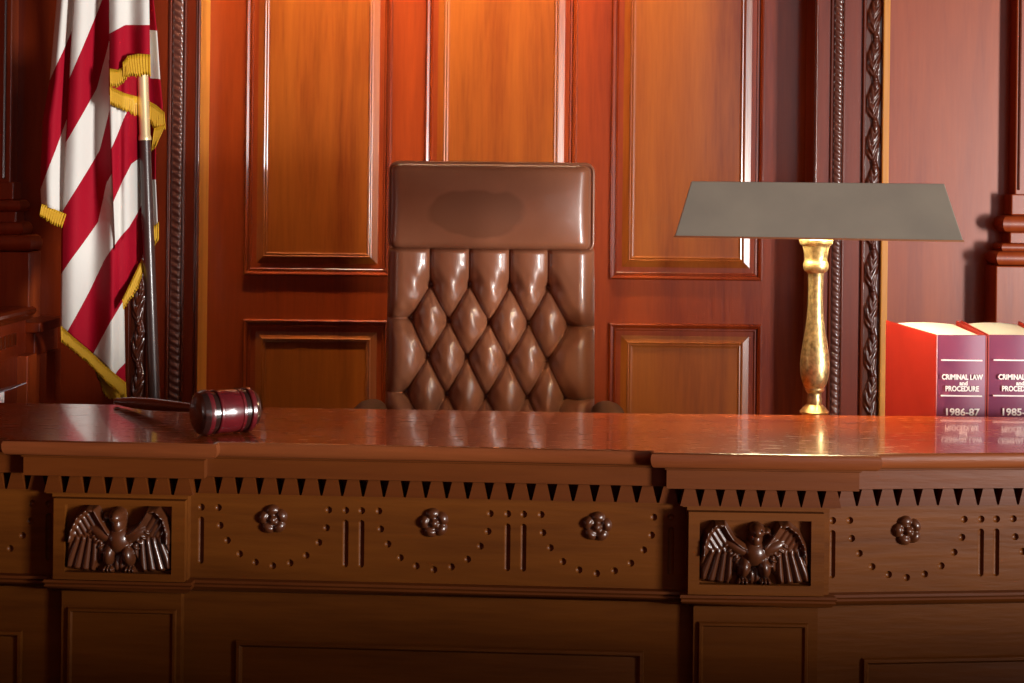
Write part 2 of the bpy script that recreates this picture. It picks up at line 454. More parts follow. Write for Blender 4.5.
# benchtop slab
top = [Vector((p.x, p.y)) for p in LINE]
b = NB()
bk_ = [(p.x, p.y) for p in back]
ft = [b.verts.new((p.x, p.y, ZL)) for p in top]
bt = [b.verts.new((p.x, p.y, ZL)) for p in back]
bb_ = [b.verts.new((p.x, p.y, ZL - .028)) for p in back]
for i in range(len(back) - 1): b.faces.new((bt[i], bt[i + 1], bb_[i + 1], bb_[i]))
from mathutils.geometry import delaunay_2d_cdt
rim = ft + bt[::-1]
vo, eo, fo, *_r = delaunay_2d_cdt([v.co.to_2d() for v in rim], [], [list(range(len(rim)))], 1, 1e-6)
vm = [min(rim, key=lambda r: (r.co.to_2d() - q).length) for q in vo]
for f in fo: b.faces.new([vm[i] for i in f])
obj('ledge', b, M['ledge'], bench)
# rounded nosing
z_nb = zfront(461.3, .012)
prof = [(0, ZL)]
hn = ZL - z_nb
for k in range(1, 15):
    a_ = PI * k / 15
    prof.append((.004 * k / 15 - .0085 * math.sin(a_) ** .8, ZL - hn * (.5 - .5 * math.cos(a_))))
prof.append((.006, z_nb)); prof.append((.03, z_nb))
sweep('nosing', prof, M['nose'], smooth=50)
z_c1 = zfront(482.8, .022); z_d1 = zfront(498, .06)
z_f1 = zfront(584.5, .06); z_m1 = zfront(598, .05)
sweep('cornice', [(.03, z_nb + .001), (.020, z_nb - .001), (.0185, z_nb - .005), (.022, z_nb - .0065), (.022, z_c1 + .001), (.024, z_c1), (.092, z_c1)], M['bench_dark'], smooth=30)
dent = sweep('dentil_backing', [(.089, z_c1 + .001), (.089, z_d1 - .001)], M['bench_dark'])
lip = sweep('frieze_fillet', [(.095, z_d1), (.052, z_d1), (.052, z_d1 - .002), (.060, z_d1 - .0035)], M['bench'], smooth=30)
sweep('base_moulding', [(.060, z_f1), (.050, z_f1 - .002), (.048, z_f1 - .006), (.052, z_f1 - .010), (.050, z_f1 - .013), (.056, z_m1), (.066, z_m1 - .004), (.074, z_m1 - .005)], M['bench_dark'], smooth=40)
low = sweep('lower_face', [(.074, z_m1 - .005), (.074, .10), (.055, .095), (.055, 0.0)], M['bench'], smooth=30)
# back of bench (closed) and the work surface behind the ledge
bl = off_line(LINE, .105)
b = NB()
poly = [(p.x, p.y + .03) for p in bl] + [(p.x, p.y - .03) for p in reversed(back)]
prism(b, poly, .02, ZL - .0285)
bmesh.ops.triangulate(b, faces=[f for f in b.faces if len(f.verts) > 4])
obj('carcass', b, M['bench_dark'], bench)
ZWK = ZL - .065
b = NB()
desk = empty('writing_desk', (0, 3.2, PLAT), label='low wooden writing desk behind the bench ledge, under lamp and books', cat='desk')
DX0, DX1, DY0, DY1 = -1.22, 1.62, 3.035, 3.37
box(b, DX0, DX1, DY0, DY1, ZWK - .03, ZWK)
obj('work_surface', b, M['ledge'], desk, bevel=.003)
for x in (DX0 + .03, DX1 - .03):
    b = NB(); box(b, x - .02, x + .02, DY0 + .02, DY1 - .03, PLAT, ZWK - .03); obj('side_panel', b, M['bench_dark'], desk)

def seg_frame(p, q, o):
    """frame on the section of the front from p to q at setback o: position(s, z), direction, outward normal"""
    d = (q - p).normalized(); nrm = Vector((d.y, -d.x))
    def pos(s, z, out=0.0):
        w = p + d * s - nrm * o + nrm * out
        return Vector((w.x, w.y, z))
    return pos, d, nrm, (q - p).length
SECT = {'farleft': (lf0, lf1), 'leftblock': (lb0, lb1), 'mid': (mid0, mid1), 'rightblock': (rb0, rb1), 'right': (rs0, rs2)}
def s_at(sec, px, o, py):
    """distance along a section where pixel column px meets its face"""
    pos, d, nrm, L = seg_frame(*SECT[sec], o)
    a, _ = ray(px, py)
    p = pos(0, 0)
    # (p.x + s d.x) = a (p.y + s d.y)
    return (a * p.y - p.x) / (d.x - a * d.y)
def z_at(sec, s, o, px, py):
    pos, d, nrm, L = seg_frame(*SECT[sec], o)
    return W(px, py, pos(s, 0).y).z

# dentils: little wedge blocks, wide below, each its own piece
dm = NB()
hw0, hw1, dd = .0164, .0080, .040
hz = z_c1 - z_d1
vv = []
for y in (-.0, dd):
    for (x, z) in ((-hw0, 0), (hw0, 0), (hw1, hz), (-hw1, hz)):
        vv.append(dm.verts.new((x, y, z)))
for f in ((0, 1, 2, 3), (4, 7, 6, 5), (0, 4, 5, 1), (1, 5, 6, 2), (2, 6, 7, 3), (3, 7, 4, 0)): dm.faces.new([vv[i] for i in f])
bmesh.ops.recalc_face_normals(dm, faces=dm.faces)
dme = bpy.data.meshes.new('dentil'); dm.to_mesh(dme); dm.free(); dme.materials.append(M['bench_dark'])
rootloc = Vector(bench.location)
dproto = None
def put_dentil(sec, s):
    global dproto
    o_ = .049
    pos, d, nrm, L = seg_frame(*SECT[sec], o_)
    if dproto is None: dproto = o = link('dentil', dme, None, dent)
    else:
        o = dproto.copy(); C.objects.link(o)
    o.location = pos(s, z_d1) - rootloc
    o.rotation_euler = (0, 0, math.atan2(d.y, d.x))
pitch = .0362
for sec, s0, s1 in (('farleft', .17, .42 + .045), ('leftblock', .049, .362 - .049), ('mid', -.045, (mid1 - mid0).length + .045), ('rightblock', .049, (rb1 - rb0).length - .049), ('right', -.045, .71)):
    n = max(1, round((s1 - s0) / pitch)); q = (s1 - s0 - 2 * hw0) / max(n - 1, 1)
    for k in range(n): put_dentil(sec, s0 + hw0 + q * k)

# drilled dimples, flutes and rosettes of the frieze
rl = .084
def rosette_mesh():
    b = NB()
    R = .0265
    def hgt(r, a):
        lob = abs(math.cos(2.5 * a))            # five petals
        edge = R * (.80 + .20 * lob ** .6)
        t = r / edge
        hgt_ = .0115 * math.sqrt(max(0, 1 - t ** 4)) * (.55 + .45 * lob ** .8)
        hgt_ *= 1 - .45 * math.exp(-((r - .0095) / .004) ** 2)
        if r < .0085: hgt_ = max(hgt_, .0125 * math.sqrt(max(0, 1 - (r / .0085) ** 2)))
        return hgt_
    n, m = 60, 16
    rs = []
    for j in range(m + 1):
        ring = []
        for i in range(n):
            a = 2 * PI * i / n; lob = abs(math.cos(2.5 * a)); edge = R * (.80 + .20 * lob ** .6)
            r = edge * max(j / m, .001)
            ring.append(Vector((r * math.sin(a), -hgt(r, a), r * math.cos(a))))
        rs.append(ring)
    rings(b, rs, True, True, False)
    bmesh.ops.recalc_face_normals(b, faces=b.faces)
    me = bpy.data.meshes.new('rosette'); b.to_mesh(me); b.free(); me.materials.append(M['carve_dark'])
    me.polygons.foreach_set('use_smooth', [True] * len(me.polygons))
    return me
rose = rosette_mesh()
SW = [(-1, 0), (-.964, .0315), (-.829, .0575), (-.604, .081), (-.315, .095), (0, .1005), (.315, .095), (.604, .081), (.829, .0575), (.964, .0315), (1, 0)]
z_row = zfront(513.3, .06)
cuts = {k: [] for k in SECT}; roses = []
def swag(sec, sc_, half, bars=(True, True), rose_=True):
    """one festoon of drilled dimples round a rosette, with flutes between festoons"""
    for u, dz in SW: cuts[sec].append(('dimple', sc_ + u * half, z_row - dz))
    if rose_: roses.append((sec, sc_, z_row - .0185))
    for side, on in zip((-1, 1), bars):
        if on:
            s = sc_ + side * (half + .0305)
            cuts[sec].append(('dimple', s, z_row)); cuts[sec].append(('flute', s, z_row - .0165 - rl / 2))
sa, sb_ = s_at('mid', 193, .06, 540), s_at('mid', 679, .06, 540)
u = (sb_ - sa) / 3
for k in range(3): swag('mid', sa + u * (k + .5), u / 2 - .0445)
sa, sb_ = s_at('right', 824.5, .06, 540), s_at('right', 988.6, .06, 540)
u = sb_ - sa
swag('right', sa + u / 2, u / 2 - .0445); swag('right', sa + u * 1.5, u / 2 - .0445, bars=(True, True))
s32 = s_at('farleft', 32, .06, 510)
swag('farleft', s32 - .0985, .0985, bars=(False, True))
from mathutils.geometry import delaunay_2d_cdt
def frieze_faces(b):
    inner = off_line(LINE, .060)
    zt, zb = z_d1 - .0034, z_f1
    names = {0: 'farleft', 2: 'leftblock', 4: 'mid', 6: 'rightblock', 8: 'right'}
    for i in range(len(inner) - 1):
        if i not in names:
            b.faces.new([b.verts.new((p.x, p.y, z)) for p, z in ((inner[i], zb), (inner[i + 1], zb), (inner[i + 1], zt), (inner[i], zt))]); continue
        sec = names[i]
        pos, d, nrm, L = seg_frame(*SECT[sec], .060)
        o0 = Vector((pos(0, 0).x, pos(0, 0).y))
        sA, sB = (inner[i] - o0).dot(d), (inner[i + 1] - o0).dot(d)
        pts = [Vector((sA, zb)), Vector((sB, zb)), Vector((sB, zt)), Vector((sA, zt))]
        loops = [[0, 1, 2, 3]]; prof = []
        for kind, cs, cz_ in cuts[sec]:
            R = .0064 if kind == 'dimple' else .0056
            if not sA + R + .001 < cs < sB - R - .001: continue
            if kind == 'dimple': out = [(R * math.cos(2 * PI * k / 16), R * math.sin(2 * PI * k / 16)) for k in range(16)]
            else:
                h = rl / 2 - R
                out = [(R * math.cos(PI * k / 8), h + R * math.sin(PI * k / 8)) for k in range(9)] + [(R * math.cos(PI + PI * k / 8), -h + R * math.sin(PI + PI * k / 8)) for k in range(9)]
            n0 = len(pts)
            pts += [Vector((cs + x, cz_ + z)) for x, z in out]
            loops.append(list(range(n0, len(pts)))); prof.append((kind, cs, cz_, R, out, n0))
        vo, eo, fo, ov, *_r = delaunay_2d_cdt(pts, [], loops, 1, 1e-7)
        V = [b.verts.new(pos(q.x, q.y)) for q in vo]
        of = {}
        for k, orig in enumerate(ov):
            for g in orig: of[g] = k
        def hole(c):
            for kind, cs, cz_, R, out, n0 in prof:
                h = 0 if kind == 'dimple' else rl / 2 - R
                if math.hypot(c.x - cs, max(0, abs(c.y - cz_) - h)) < R * .97: return True
        for f in fo:
            c = sum((vo[k] for k in f), Vector((0, 0))) / len(f)
            if not hole(c): b.faces.new([V[k] for k in f])
        for kind, cs, cz_, R, out, n0 in prof:
            ring = [V[of[n0 + k]] for k in range(len(out))]
            h = 0 if kind == 'dimple' else rl / 2 - R
            for rr_, dep in ((.93, .0020), (.78, .0034), (.5, .0046), (.2, .0052)):
                nxt = []
                for x, z in out:
                    zc = math.copysign(h, z) if h else 0
                    nxt.append(b.verts.new(pos(cs + x * rr_, cz_ + zc + (z - zc) * rr_, -dep)))
                for k in range(len(out)): b.faces.new((ring[k], ring[(k + 1) % len(out)], nxt[(k + 1) % len(out)], nxt[k]))
                ring = nxt
            b.faces.new(ring)
b = NB(); frieze_faces(b)
frz = obj('frieze', b, M['bench'], bench, smooth=42)
rp = None
for sec, s_, z in roses:
    pos, d, nrm, L = seg_frame(*SECT[sec], .060)
    if rp is None: o = rp = link('rosette', rose, None, frz)
    else: o = rp.copy(); C.objects.link(o)
    o.location = pos(s_, z) - rootloc
    o.rotation_euler = (0, random.uniform(-.3, .3), math.atan2(d.y, d.x))

# eagle blocks: framed recess with a carved eagle
import numpy as np
def eagle_mesh(mirror):
    """relief of a spread eagle; u,v run 0..1 over the recess (v down)"""
    NU, NV = 150, 104
    u = np.linspace(0, 1, NU + 1)[None, :].repeat(NV + 1, 0); v = np.linspace(0, 1, NV + 1)[:, None].repeat(NU + 1, 1)
    X = u * 764; Y = v * 470                # drawing units of the zoomed photograph
    H = np.zeros_like(X)
    def bump(cx, cy, rx, ry, h, rot=0, pw=.5):
        c, s = math.cos(rot), math.sin(rot)
        dx, dy = X - cx, Y - cy
        q = ((dx * c + dy * s) / rx) ** 2 + ((-dx * s + dy * c) / ry) ** 2
        return h * np.clip(1 - q, 0, 1) ** pw
    def polymask(pts):
        ins = np.zeros(X.shape, bool); D = np.full(X.shape, 1e9)
        n = len(pts)
        for i in range(n):
            (x1, y1), (x2, y2) = pts[i], pts[(i + 1) % n]
            cond = ((y1 > Y) != (y2 > Y)) & (X < (x2 - x1) * (Y - y1) / (y2 - y1 + 1e-9) + x1)
            ins ^= cond
            ex, ey = x2 - x1, y2 - y1
            t = np.clip(((X - x1) * ex + (Y - y1) * ey) / (ex * ex + ey * ey + 1e-9), 0, 1)
            D = np.minimum(D, np.hypot(X - x1 - t * ex, Y - y1 - t * ey))
        return np.where(ins, D, 0)
    lw = [(385, 200), (330, 165), (270, 85), (225, 12), (150, 8), (70, 70), (20, 170), (0, 300), (-8, 436), (60, 446), (110, 452), (160, 456), (215, 456), (235, 400), (280, 340), (340, 310), (385, 270)]
    rw = [(380, 200), (440, 175), (520, 120), (560, 60), (590, 8), (670, 10), (735, 75), (765, 170), (772, 290), (772, 430), (715, 446), (660, 450), (600, 456), (560, 456), (530, 400), (490, 330), (440, 300), (380, 270)]
    for pts, sgn in ((lw, -1), (rw, 1)):
        D = polymask(pts)
        base = .0135 * np.clip(D / 26, 0, 1) ** .6
        ox = 385 + sgn * 150
        ang = np.arctan2(X - ox, Y + 160)                 # feathers fan from above the shoulder
        fe = np.abs(np.sin(ang * 30))
        lowm = np.clip((Y - 190) / 60, 0, 1)
        cov = np.abs(np.sin((X * .07 * sgn + Y * .045)))
        base = base * (1 - lowm * .45 * (1 - fe ** .7) - (1 - lowm) * .16 * (1 - cov))
        ridge = .0075 * np.exp(-((D - 22) / 16) ** 2) * (Y < 250) * (np.abs(X - 385) > 60)   # leading edge of the wing
        H = np.maximum(H, base + np.where(D > 0, ridge, 0))
        arm = bump(385 + sgn * 115, 195, 135, 58, .0185, sgn * -.42)
        H = np.maximum(H, arm)
        # short covert feathers
        for k in range(5):
            H = np.maximum(H, bump(385 + sgn * (205 - k * 26), 175 + k * 34, 42, 15, .0165, sgn * .55))
    H = np.maximum(H, bump(385, 232, 100, 105, .0225))                 # breast
    H = np.maximum(H, bump(385, 395, 58, 70, .0105))                  # tail
    tail = np.abs(np.sin((X - 385) * .075))
    H = np.where((np.abs(X - 385) < 55) & (Y > 340), H * (.7 + .3 * tail), H)
    for sx, hh in ((-68, .0215), (74, .0235)):                        # thighs, shanks, talons
        H = np.maximum(H, bump(385 + sx, 330, 52, 86, hh, -.18 * np.sign(sx)))
        for k in (-1, 0, 1):
            H = np.maximum(H, bump(385 + sx * 1.12 + k * 26, 432, 15, 26, .016, -.35 * k))
    hx = -1
    H = np.maximum(H, bump(385 + hx * 5, 130, 56, 75, .022))          # neck
    H = np.maximum(H, bump(385 + hx * 14, 78, 62, 58, .0255))         # head
    H = np.maximum(H, bump(385 + hx * 78, 78, 42, 24, .018, hx * -.25))   # beak
    H = np.maximum(H, bump(385 + hx * 104, 98, 17, 22, .014))
    H -= bump(385 + hx * 40, 66, 9, 8, .006)                          # eye
    if mirror: H = H[:, ::-1]
    return H
def eagle_block(sec, pxa, pxb, pya, pyb, mirror):
    o_ = .060
    mpy = (pya + pyb) / 2
    sa, sb_ = s_at(sec, pxa, o_, mpy), s_at(sec, pxb, o_, mpy)
    pos, d, nrm, L = seg_frame(*SECT[sec], o_)
    pm = pos((sa + sb_) / 2, 0)
    z1, z0 = W((pxa + pxb) / 2, pya, pm.y).z, W((pxa + pxb) / 2, pyb, pm.y).z
    fs0, fs1 = s_at(sec, pxa - 11, o_, mpy), s_at(sec, pxb + 13, o_, mpy)
    fs0, fs1 = max(fs0, .0605), min(fs1, L - .0605)
    # frame board with an opening
    b = NB()
    FR = .016
    out = [(fs0, z_f1 + .001), (fs1, z_f1 + .001), (fs1, z_d1 - .009), (fs0, z_d1 - .009)]
    inn = [(sa, z0), (sb_, z0), (sb_, z1), (sa, z1)]
    rs = [[pos(s, z, .0) for s, z in out], [pos(s, z, FR) for s, z in out], [pos(s, z, FR) for s, z in inn], [pos(s, z, .001) for s, z in inn]]
    rings(b, rs, True, False, True)
    fr = obj('eagle_frame', b, M['bench'], bench)
    H = eagle_mesh(mirror)
    NV, NU = H.shape[0] - 1, H.shape[1] - 1
    b = NB()
    grid(b, NU, NV, lambda u, v: pos(sa + (sb_ - sa) * (.01 + .98 * u), z1 + (z0 - .004 - z1) * v, .0005 + H[round(v * NV), round(u * NU)] * 1.25))
    # the bare ground of the recess is the frame's own back: keep only the carving
    zero = [f for f in b.faces if all(H[min(NV, i // (NU + 1)), i % (NU + 1)] <= 1e-5 for i in [v_.index for v_ in f.verts])] if False else []
    obj('eagle_relief', b, M['carve_dark'], fr, smooth=180)
eagle_block('leftblock', 67.5, 174, 503.5, 571, False)
eagle_block('rightblock', 698.5, 809.5, 518.5, 583, True)

# lower panels below the base moulding
def lower_panel(sec, pxa, pxb, pya, nested=False, o_=.074):
    sa, sb_ = s_at(sec, pxa, o_, pya), s_at(sec, pxb, o_, pya)
    pos, d, nrm, L = seg_frame(*SECT[sec], o_)
    z1 = W((pxa + pxb) / 2, pya, pos((sa + sb_) / 2, 0).y).z; z0 = .22
    b = NB()
    def rg(e, out): return [pos(sa + e, z0 + e, out), pos(sb_ - e, z0 + e, out), pos(sb_ - e, z1 - e, out), pos(sa + e, z1 - e, out)]
    prof = [(0, .001), (.002, .007), (.007, .008), (.010, .005), (.012, .001), (.016, .002), (.048, .008), (.052, .009)] if nested else [(0, .001), (.002, .006), (.006, .006), (.009, .002)]
    rings(b, [rg(e, h_) for e, h_ in prof], True, False, True)
    obj('lower_panel', b, M['bench'], bench, smooth=30)
lower_panel('farleft', -120, 23, 628, True)
lower_panel('leftblock', 68, 177, 608)
lower_panel('mid', 236, 644, 645, True)
lower_panel('rightblock', 698, 808, 622)
lower_panel('right', 862, 1150, 655, True)

# ------------------------------------------------------------------ gavel
GR = .0395
gp = onz(196.3, 436.0, ZL)                                    # contact under the near face
gax = Vector((.82, .57, 0)).normalized()
gl = .112
gc0 = Vector((gp.x, gp.y + .0, ZL + GR + .0005))            # centre of near face
gavel = empty('gavel', (gc0.x, gc0.y, ZL), label='dark red wooden gavel lying on the bench ledge', cat='gavel')
b = NB()
lathe(b, [(-.002, .002), (-.002, GR * .70), (0, GR * .80), (.003, GR * .92), (.010, GR * .985), (.0125, GR), (.017, GR), (.0185, GR * .95)], gc0, gax, 56)
obj('striking_face', b, M['gavel_dark'], gavel, smooth=35)
def rr(t0, t1, r0, r1=None): return [(t0, r0), (t1, r1 or r0)]
b = NB()
pr_ = [(.0115, GR * .6), (.0118, GR * .99), (.0135, GR * 1.015), (.020, GR * 1.015), (.0215, GR * .97), (.0215, GR * .90), (.0315, GR * .90), (.0315, GR * .97), (.033, GR), (.037, GR), (.0385, GR * .955),
       (.050, GR * .985), (.056, GR * .99), (.062, GR * .985), (.0735, GR * .955), (.075, GR), (.079, GR), (.0805, GR * .97), (.0805, GR * .90), (.0905, GR * .90), (.0905, GR * .97), (.092, GR * 1.015), (.0985, GR * 1.015), (.1005, GR * .96), (.1005, GR * .6)]
lathe(b, pr_, gc0, gax, 64)
head = obj('head', b, M['gavel'], gavel, smooth=35)
b = NB()
lathe(b, [(.1, GR * .95), (.103, GR * .93), (.109, GR * .82), (.112, GR * .7), (.112, .002)], gc0, gax, 56)
obj('striking_face', b, M['gavel_dark'], gavel, smooth=35)
for t0 in (.0214, .0804):
    b = NB(); lathe(b, [(t0, GR * .8), (t0, GR * .915), (t0 + .0102, GR * .915), (t0 + .0102, GR * .8)], gc0, gax, 56)
    obj('dark_band', b, M['gavel_dark'], gavel, smooth=35)['label'] = 'dark inlaid band'
hs = gc0 + gax * .055
he = W(116, 406.5, 3.0); he.z = ZL + .0085
hd = (he - hs); hl = hd.length
b = NB()
lathe(b, [(GR * .8, .0085), (GR * 1.02, .0085), (GR * 1.06, .0075), (hl * .30, .0088), (hl * .5, .0112), (hl * .68, .0122), (hl * .82, .0112), (hl * .93, .0085), (hl * .96, .0062), (hl * .985, .0074), (hl * 1.0, .006), (hl * 1.003, .002)], hs, hd.normalized(), 28)
obj('handle', b, M['gavel_dark'], gavel, smooth=60)

# ------------------------------------------------------------------ desk lamp
DLAMP = 3.13
lc = W(814.2, 415, DLAMP)
lamp = empty('desk_lamp', (lc.x, DLAMP, ZWK), label='brass desk lamp with wide grey metal hood shade', cat='lamp')
def lpy(crop_y): return W(815.6, 220 + crop_y / 3.25, DLAMP).z
k_ = DLAMP / F / 3.25
prof = [(lpy(628), 46), (lpy(622), 47), (lpy(615), 41), (lpy(606), 33), (lpy(598), 24), (lpy(590), 23.5), (lpy(582), 24.5), (lpy(574), 22), (lpy(562), 22.5), (lpy(556), 28), (lpy(550), 31.5), (lpy(545), 30), (lpy(532), 38), (lpy(515), 43.5), (lpy(495), 46.5), (lpy(470), 47.5), (lpy(440), 45.5), (lpy(400), 39.5), (lpy(360), 32.5), (lpy(320), 27.5), (lpy(270), 24), (lpy(220), 23.5), (lpy(180), 25.5), (lpy(172), 27), (lpy(166), 36), (lpy(158), 40), (lpy(146), 41), (lpy(136), 38), (lpy(130), 35.5), (lpy(120), 37), (lpy(100), 40), (lpy(84), 44), (lpy(80), 51), (lpy(72), 54), (lpy(64), 54), (lpy(60), 48)]
b = NB(); lathe(b, [(z - lc.z, r * k_) for z, r in prof], (lc.x, DLAMP, lc.z), (0, 0, 1), 44)
obj('stem', b, M['brass'], lamp, smooth=40)
zb = lpy(628)
b = NB(); lathe(b, [(ZWK, .066), (ZWK + .004, .068), (ZWK + .012, .066), (ZWK + .018, .055), (ZWK + .022, .030), (zb + .001, .024)], (lc.x, DLAMP, 0), (0, 0, 1), 44)
obj('base', b, M['brass'], lamp, smooth=40)
# hood: a long flat-topped pyramid of sheet metal, open below
dL, dR = DLAMP - .075, DLAMP - .165       # the hood is turned a little towards the room
fbl, fbr = W(674.5, 236.6, dL), W(963.5, 242.3, dR)
zbm = (fbl.z + fbr.z) / 2
tb = (tl_z := W(691.5, 180.0, dL + .07).z), W(944.5, 185.0, dR + .07).z
ztm = sum(tb) / 2
hx = Vector((fbr.x - fbl.x, fbr.y - fbl.y, 0)); hlen = hx.length; hx.normalize(); hy = Vector((-hx.y, hx.x, 0))
HD = .20                                  # depth of the hood at the bottom
ftl, ftr = W(691.5, 180.0, dL + .07), W(944.5, 185.0, dR + .07)
def hp_(s, q, z):
    p = Vector((fbl.x, fbl.y, 0)) + hx * s + hy * q
    return Vector((p.x, p.y, z))
s0 = (ftl - fbl).to_2d().dot(hx.to_2d()); s1 = (ftr - fbl).to_2d().dot(hx.to_2d())
def bot_ring(g, z): return [hp_(-g, -g, z), hp_(hlen + g, -g, z), hp_(hlen + g, HD + g, z), hp_(-g, HD + g, z)]
def top_ring(g, z): return [hp_(s0 - g, .07 - g, z), hp_(s1 + g, .07 - g, z), hp_(s1 + g, HD - .07 + g, z), hp_(s0 - g, HD - .07 + g, z)]
b = NB()
rings(b, [bot_ring(-.003, zbm), bot_ring(0, zbm), top_ring(0, ztm)], True, False, True)
sh = obj('shade', b, M['shade'], lamp, bevel=.0015)
b = NB(); rings(b, [bot_ring(-.0035, zbm), top_ring(-.0035, ztm - .003)], True, False, True); obj('shade_lining', b, M['shade_in'], sh)
b = NB()
rings(b, [bot_ring(.0012, zbm + .003), bot_ring(.0015, zbm - .0005), bot_ring(-.003, zbm - .0005)], True)
obj('shade_rim', b, M['trim_brass'], sh)['label'] = 'thin brass rim'
hc = hp_(hlen / 2, HD / 2, 0)
# bulb tube and holder under the hood
em, en, el, eb = nt('lamp_tube_glow')
eb.inputs['Emission Color'].default_value = (1, .80, .48, 1); eb.inputs['Emission Strength'].default_value = 230
eb.inputs['Base Color'].default_value = (.9, .85, .7, 1)
b = NB(); lathe(b, [(-.16, .003), (-.158, .012), (.158, .012), (.16, .003)], (lc.x, hc.y - .01, zbm + .035), hx, 16)
obj('bulb', b, em, lamp, smooth=40)
b = NB(); lathe(b, [(lpy(62) , .012), (zbm + .03, .012), (ztm - .004, .008)], (lc.x, DLAMP, 0), (0, 0, 1), 16)
obj('socket_post', b, M['brass'], lamp, smooth=40)

# ------------------------------------------------------------------ law books
def text_mesh(body, size, extr=.0004, off=0.0):
    cu = bpy.data.curves.new('lettering', 'FONT'); cu.body = body; cu.size = size
    cu.align_x = 'CENTER'; cu.align_y = 'CENTER'; cu.extrude = extr; cu.offset = off; cu.resolution_u = 3
    o = bpy.data.objects.new('tmp_lettering', cu); C.objects.link(o)
    dg = bpy.context.evaluated_depsgraph_get(); dg.update()
    me = bpy.data.meshes.new_from_object(o.evaluated_get(dg))
    bpy.data.objects.remove(o); bpy.data.curves.remove(cu)
    return me
DBK = 3.10
def law_book(pxl, pxr, pxbl, pxbr, year, label):
    zt = W((pxl + pxr) / 2, 335, DBK).z; z0 = ZWK
    dback = DBK + .20
    a = W(pxl, 335, DBK); c = W(pxr, 335, DBK)
    al = W(pxbl, 320, dback); cl = W(pxbr, 320, dback)
    A, Cc, AL, CL = (Vector((p.x, p.y)) for p in (a, c, al, cl))
    ctr = (A + Cc + AL + CL) / 4
    bk = empty('book', (ctr.x, ctr.y, z0), label=label, cat='book', group='law books at the right end of the bench')
    H = zt - z0
    ct = .0035                                              # cover thickness
    # spine: gently rounded slab
    b = NB()
    n = 10; pts = []
    sd = (Cc - A); sn = Vector((sd.y, -sd.x)).normalized()
    for k in range(n + 1):
        t = k / n; pts.append(A + sd * t + sn * (.006 * math.sin(PI * t)))
    pts += [Cc - sn * .003, A - sn * .003]
    prism(b, pts, z0, zt)
    sp = obj('spine', b, M['spine'], bk, smooth=30)
    # covers
    for p, q, s in ((A, AL, -1), (Cc, CL, 1)):
        d = (q - p).normalized(); nn = Vector((-d.y, d.x)) * s
        b = NB()
        q2 = q
        poly = [p, q2, q2 - nn * ct, p - nn * ct] if s < 0 else [p, q2, q2 - nn * ct, p - nn * ct]
        v0 = [b.verts.new((w.x, w.y, z0)) for w in poly]
        rise = W(pxbl, 320, dback).z if s < 0 else W(pxbr, 319.5, dback).z
        rise = min(rise, zt + .012)
        v1 = [b.verts.new((w.x, w.y, zt if i in (0, 3) else rise)) for i, w in enumerate(poly)]
        b.faces.new(v0[::-1]); b.faces.new(v1)
        for i in range(4): b.faces.new((v0[i], v0[(i + 1) % 4], v1[(i + 1) % 4], v1[i]))
        cv = obj('cover', b, M['red_cover'], bk, bevel=.0008)
        if s < 0:
            # pressed hinge groove line next to the spine
            b = NB()
            g0 = p + d * .012; g1 = p + d * .016
            prism(b, [g0 + nn * .0003, g1 + nn * .0003, g1 + nn * .0012, g0 + nn * .0012], z0 + .001, zt - .002)
            obj('hinge_ridge', b, M['red_cover'], cv)
    # page block, slightly swollen towards the fore-edge
    b = NB()
    i = .004
    u1 = (AL - A).normalized(); u2 = (CL - Cc).normalized()
    L1, L2 = (AL - A).length, (CL - Cc).length
    nA = Vector((-u1.y, u1.x)); sgn = 1 if nA.dot(Cc - A) > 0 else -1
    nu, nv = 12, 10
    def top_(u, v):
        e0 = A.lerp(Cc, .05 + .9 * u); e1 = (A + u1 * (L1 - .006)).lerp(Cc + u2 * (L2 - .006), .05 + .9 * u)
        p = e0.lerp(e1, v)
        return Vector((p.x, p.y, zt - .004 + .009 * v + .004 * math.sin(PI * u) * v))
    V = grid(b, nu, nv, top_)
    border = [V[0][i] for i in range(nu + 1)] + [V[j][nu] for j in range(1, nv + 1)] + [V[nv][i] for i in range(nu - 1, -1, -1)] + [V[j][0] for j in range(nv - 1, 0, -1)]
    low_ = [b.verts.new((w.co.x, w.co.y, z0 + .003)) for w in border]
    for k in range(len(border)): b.faces.new((border[k], border[(k + 1) % len(border)], low_[(k + 1) % len(border)], low_[k]))
    b.faces.new(low_)
    obj('page_block', b, M['paper'], bk)
    # stamped rules and lettering on the spine
    rot = math.atan2(sd.y, sd.x); mid = (A + Cc) / 2
    def on_spine(nm, me, py, dx=0.0, flat=False):
        me.materials.clear(); me.materials.append(M['foil'])
        o = link(nm, me, None, sp)
        z = W((pxl + pxr) / 2, py, DBK).z
        p = mid + sn * .0066 + sd.normalized() * dx
        o.location = Vector((p.x, p.y, z)) - Vector(bk.location)
        o.rotation_euler = (PI / 2, 0, rot)
        return o
    wsp = sd.length
    for py in (360, 395.5):
        b = NB(); box(b, -wsp * .44, wsp * .42, -.0013, .0013, -.0035, .0006)
        me = bpy.data.meshes.new('rule'); b.to_mesh(me); b.free(); on_spine('gilt_rule', me, py)
    for body, size, py, dx, sx in (('CRIMINAL LAW', .0148, 377.0, 0, .80), ('and', .0125, 383, .003, .9), ('PROCEDURE', .0150, 388.6, 0, .86), (year, .0205, 412.0, 0, .86)):
        me = text_mesh(body, size, .0006, .00045)
        w_ = max(v.co.x for v in me.vertices) - min(v.co.x for v in me.vertices)
        tgt = {'CRIMINAL LAW': .86, 'and': .17, 'PROCEDURE': .70}.get(body, .70) * .0985
        me.transform(Matrix.Diagonal((tgt / w_, 1, 1, 1)))
        on_spine('lettering', me, py, dx)
    return bk
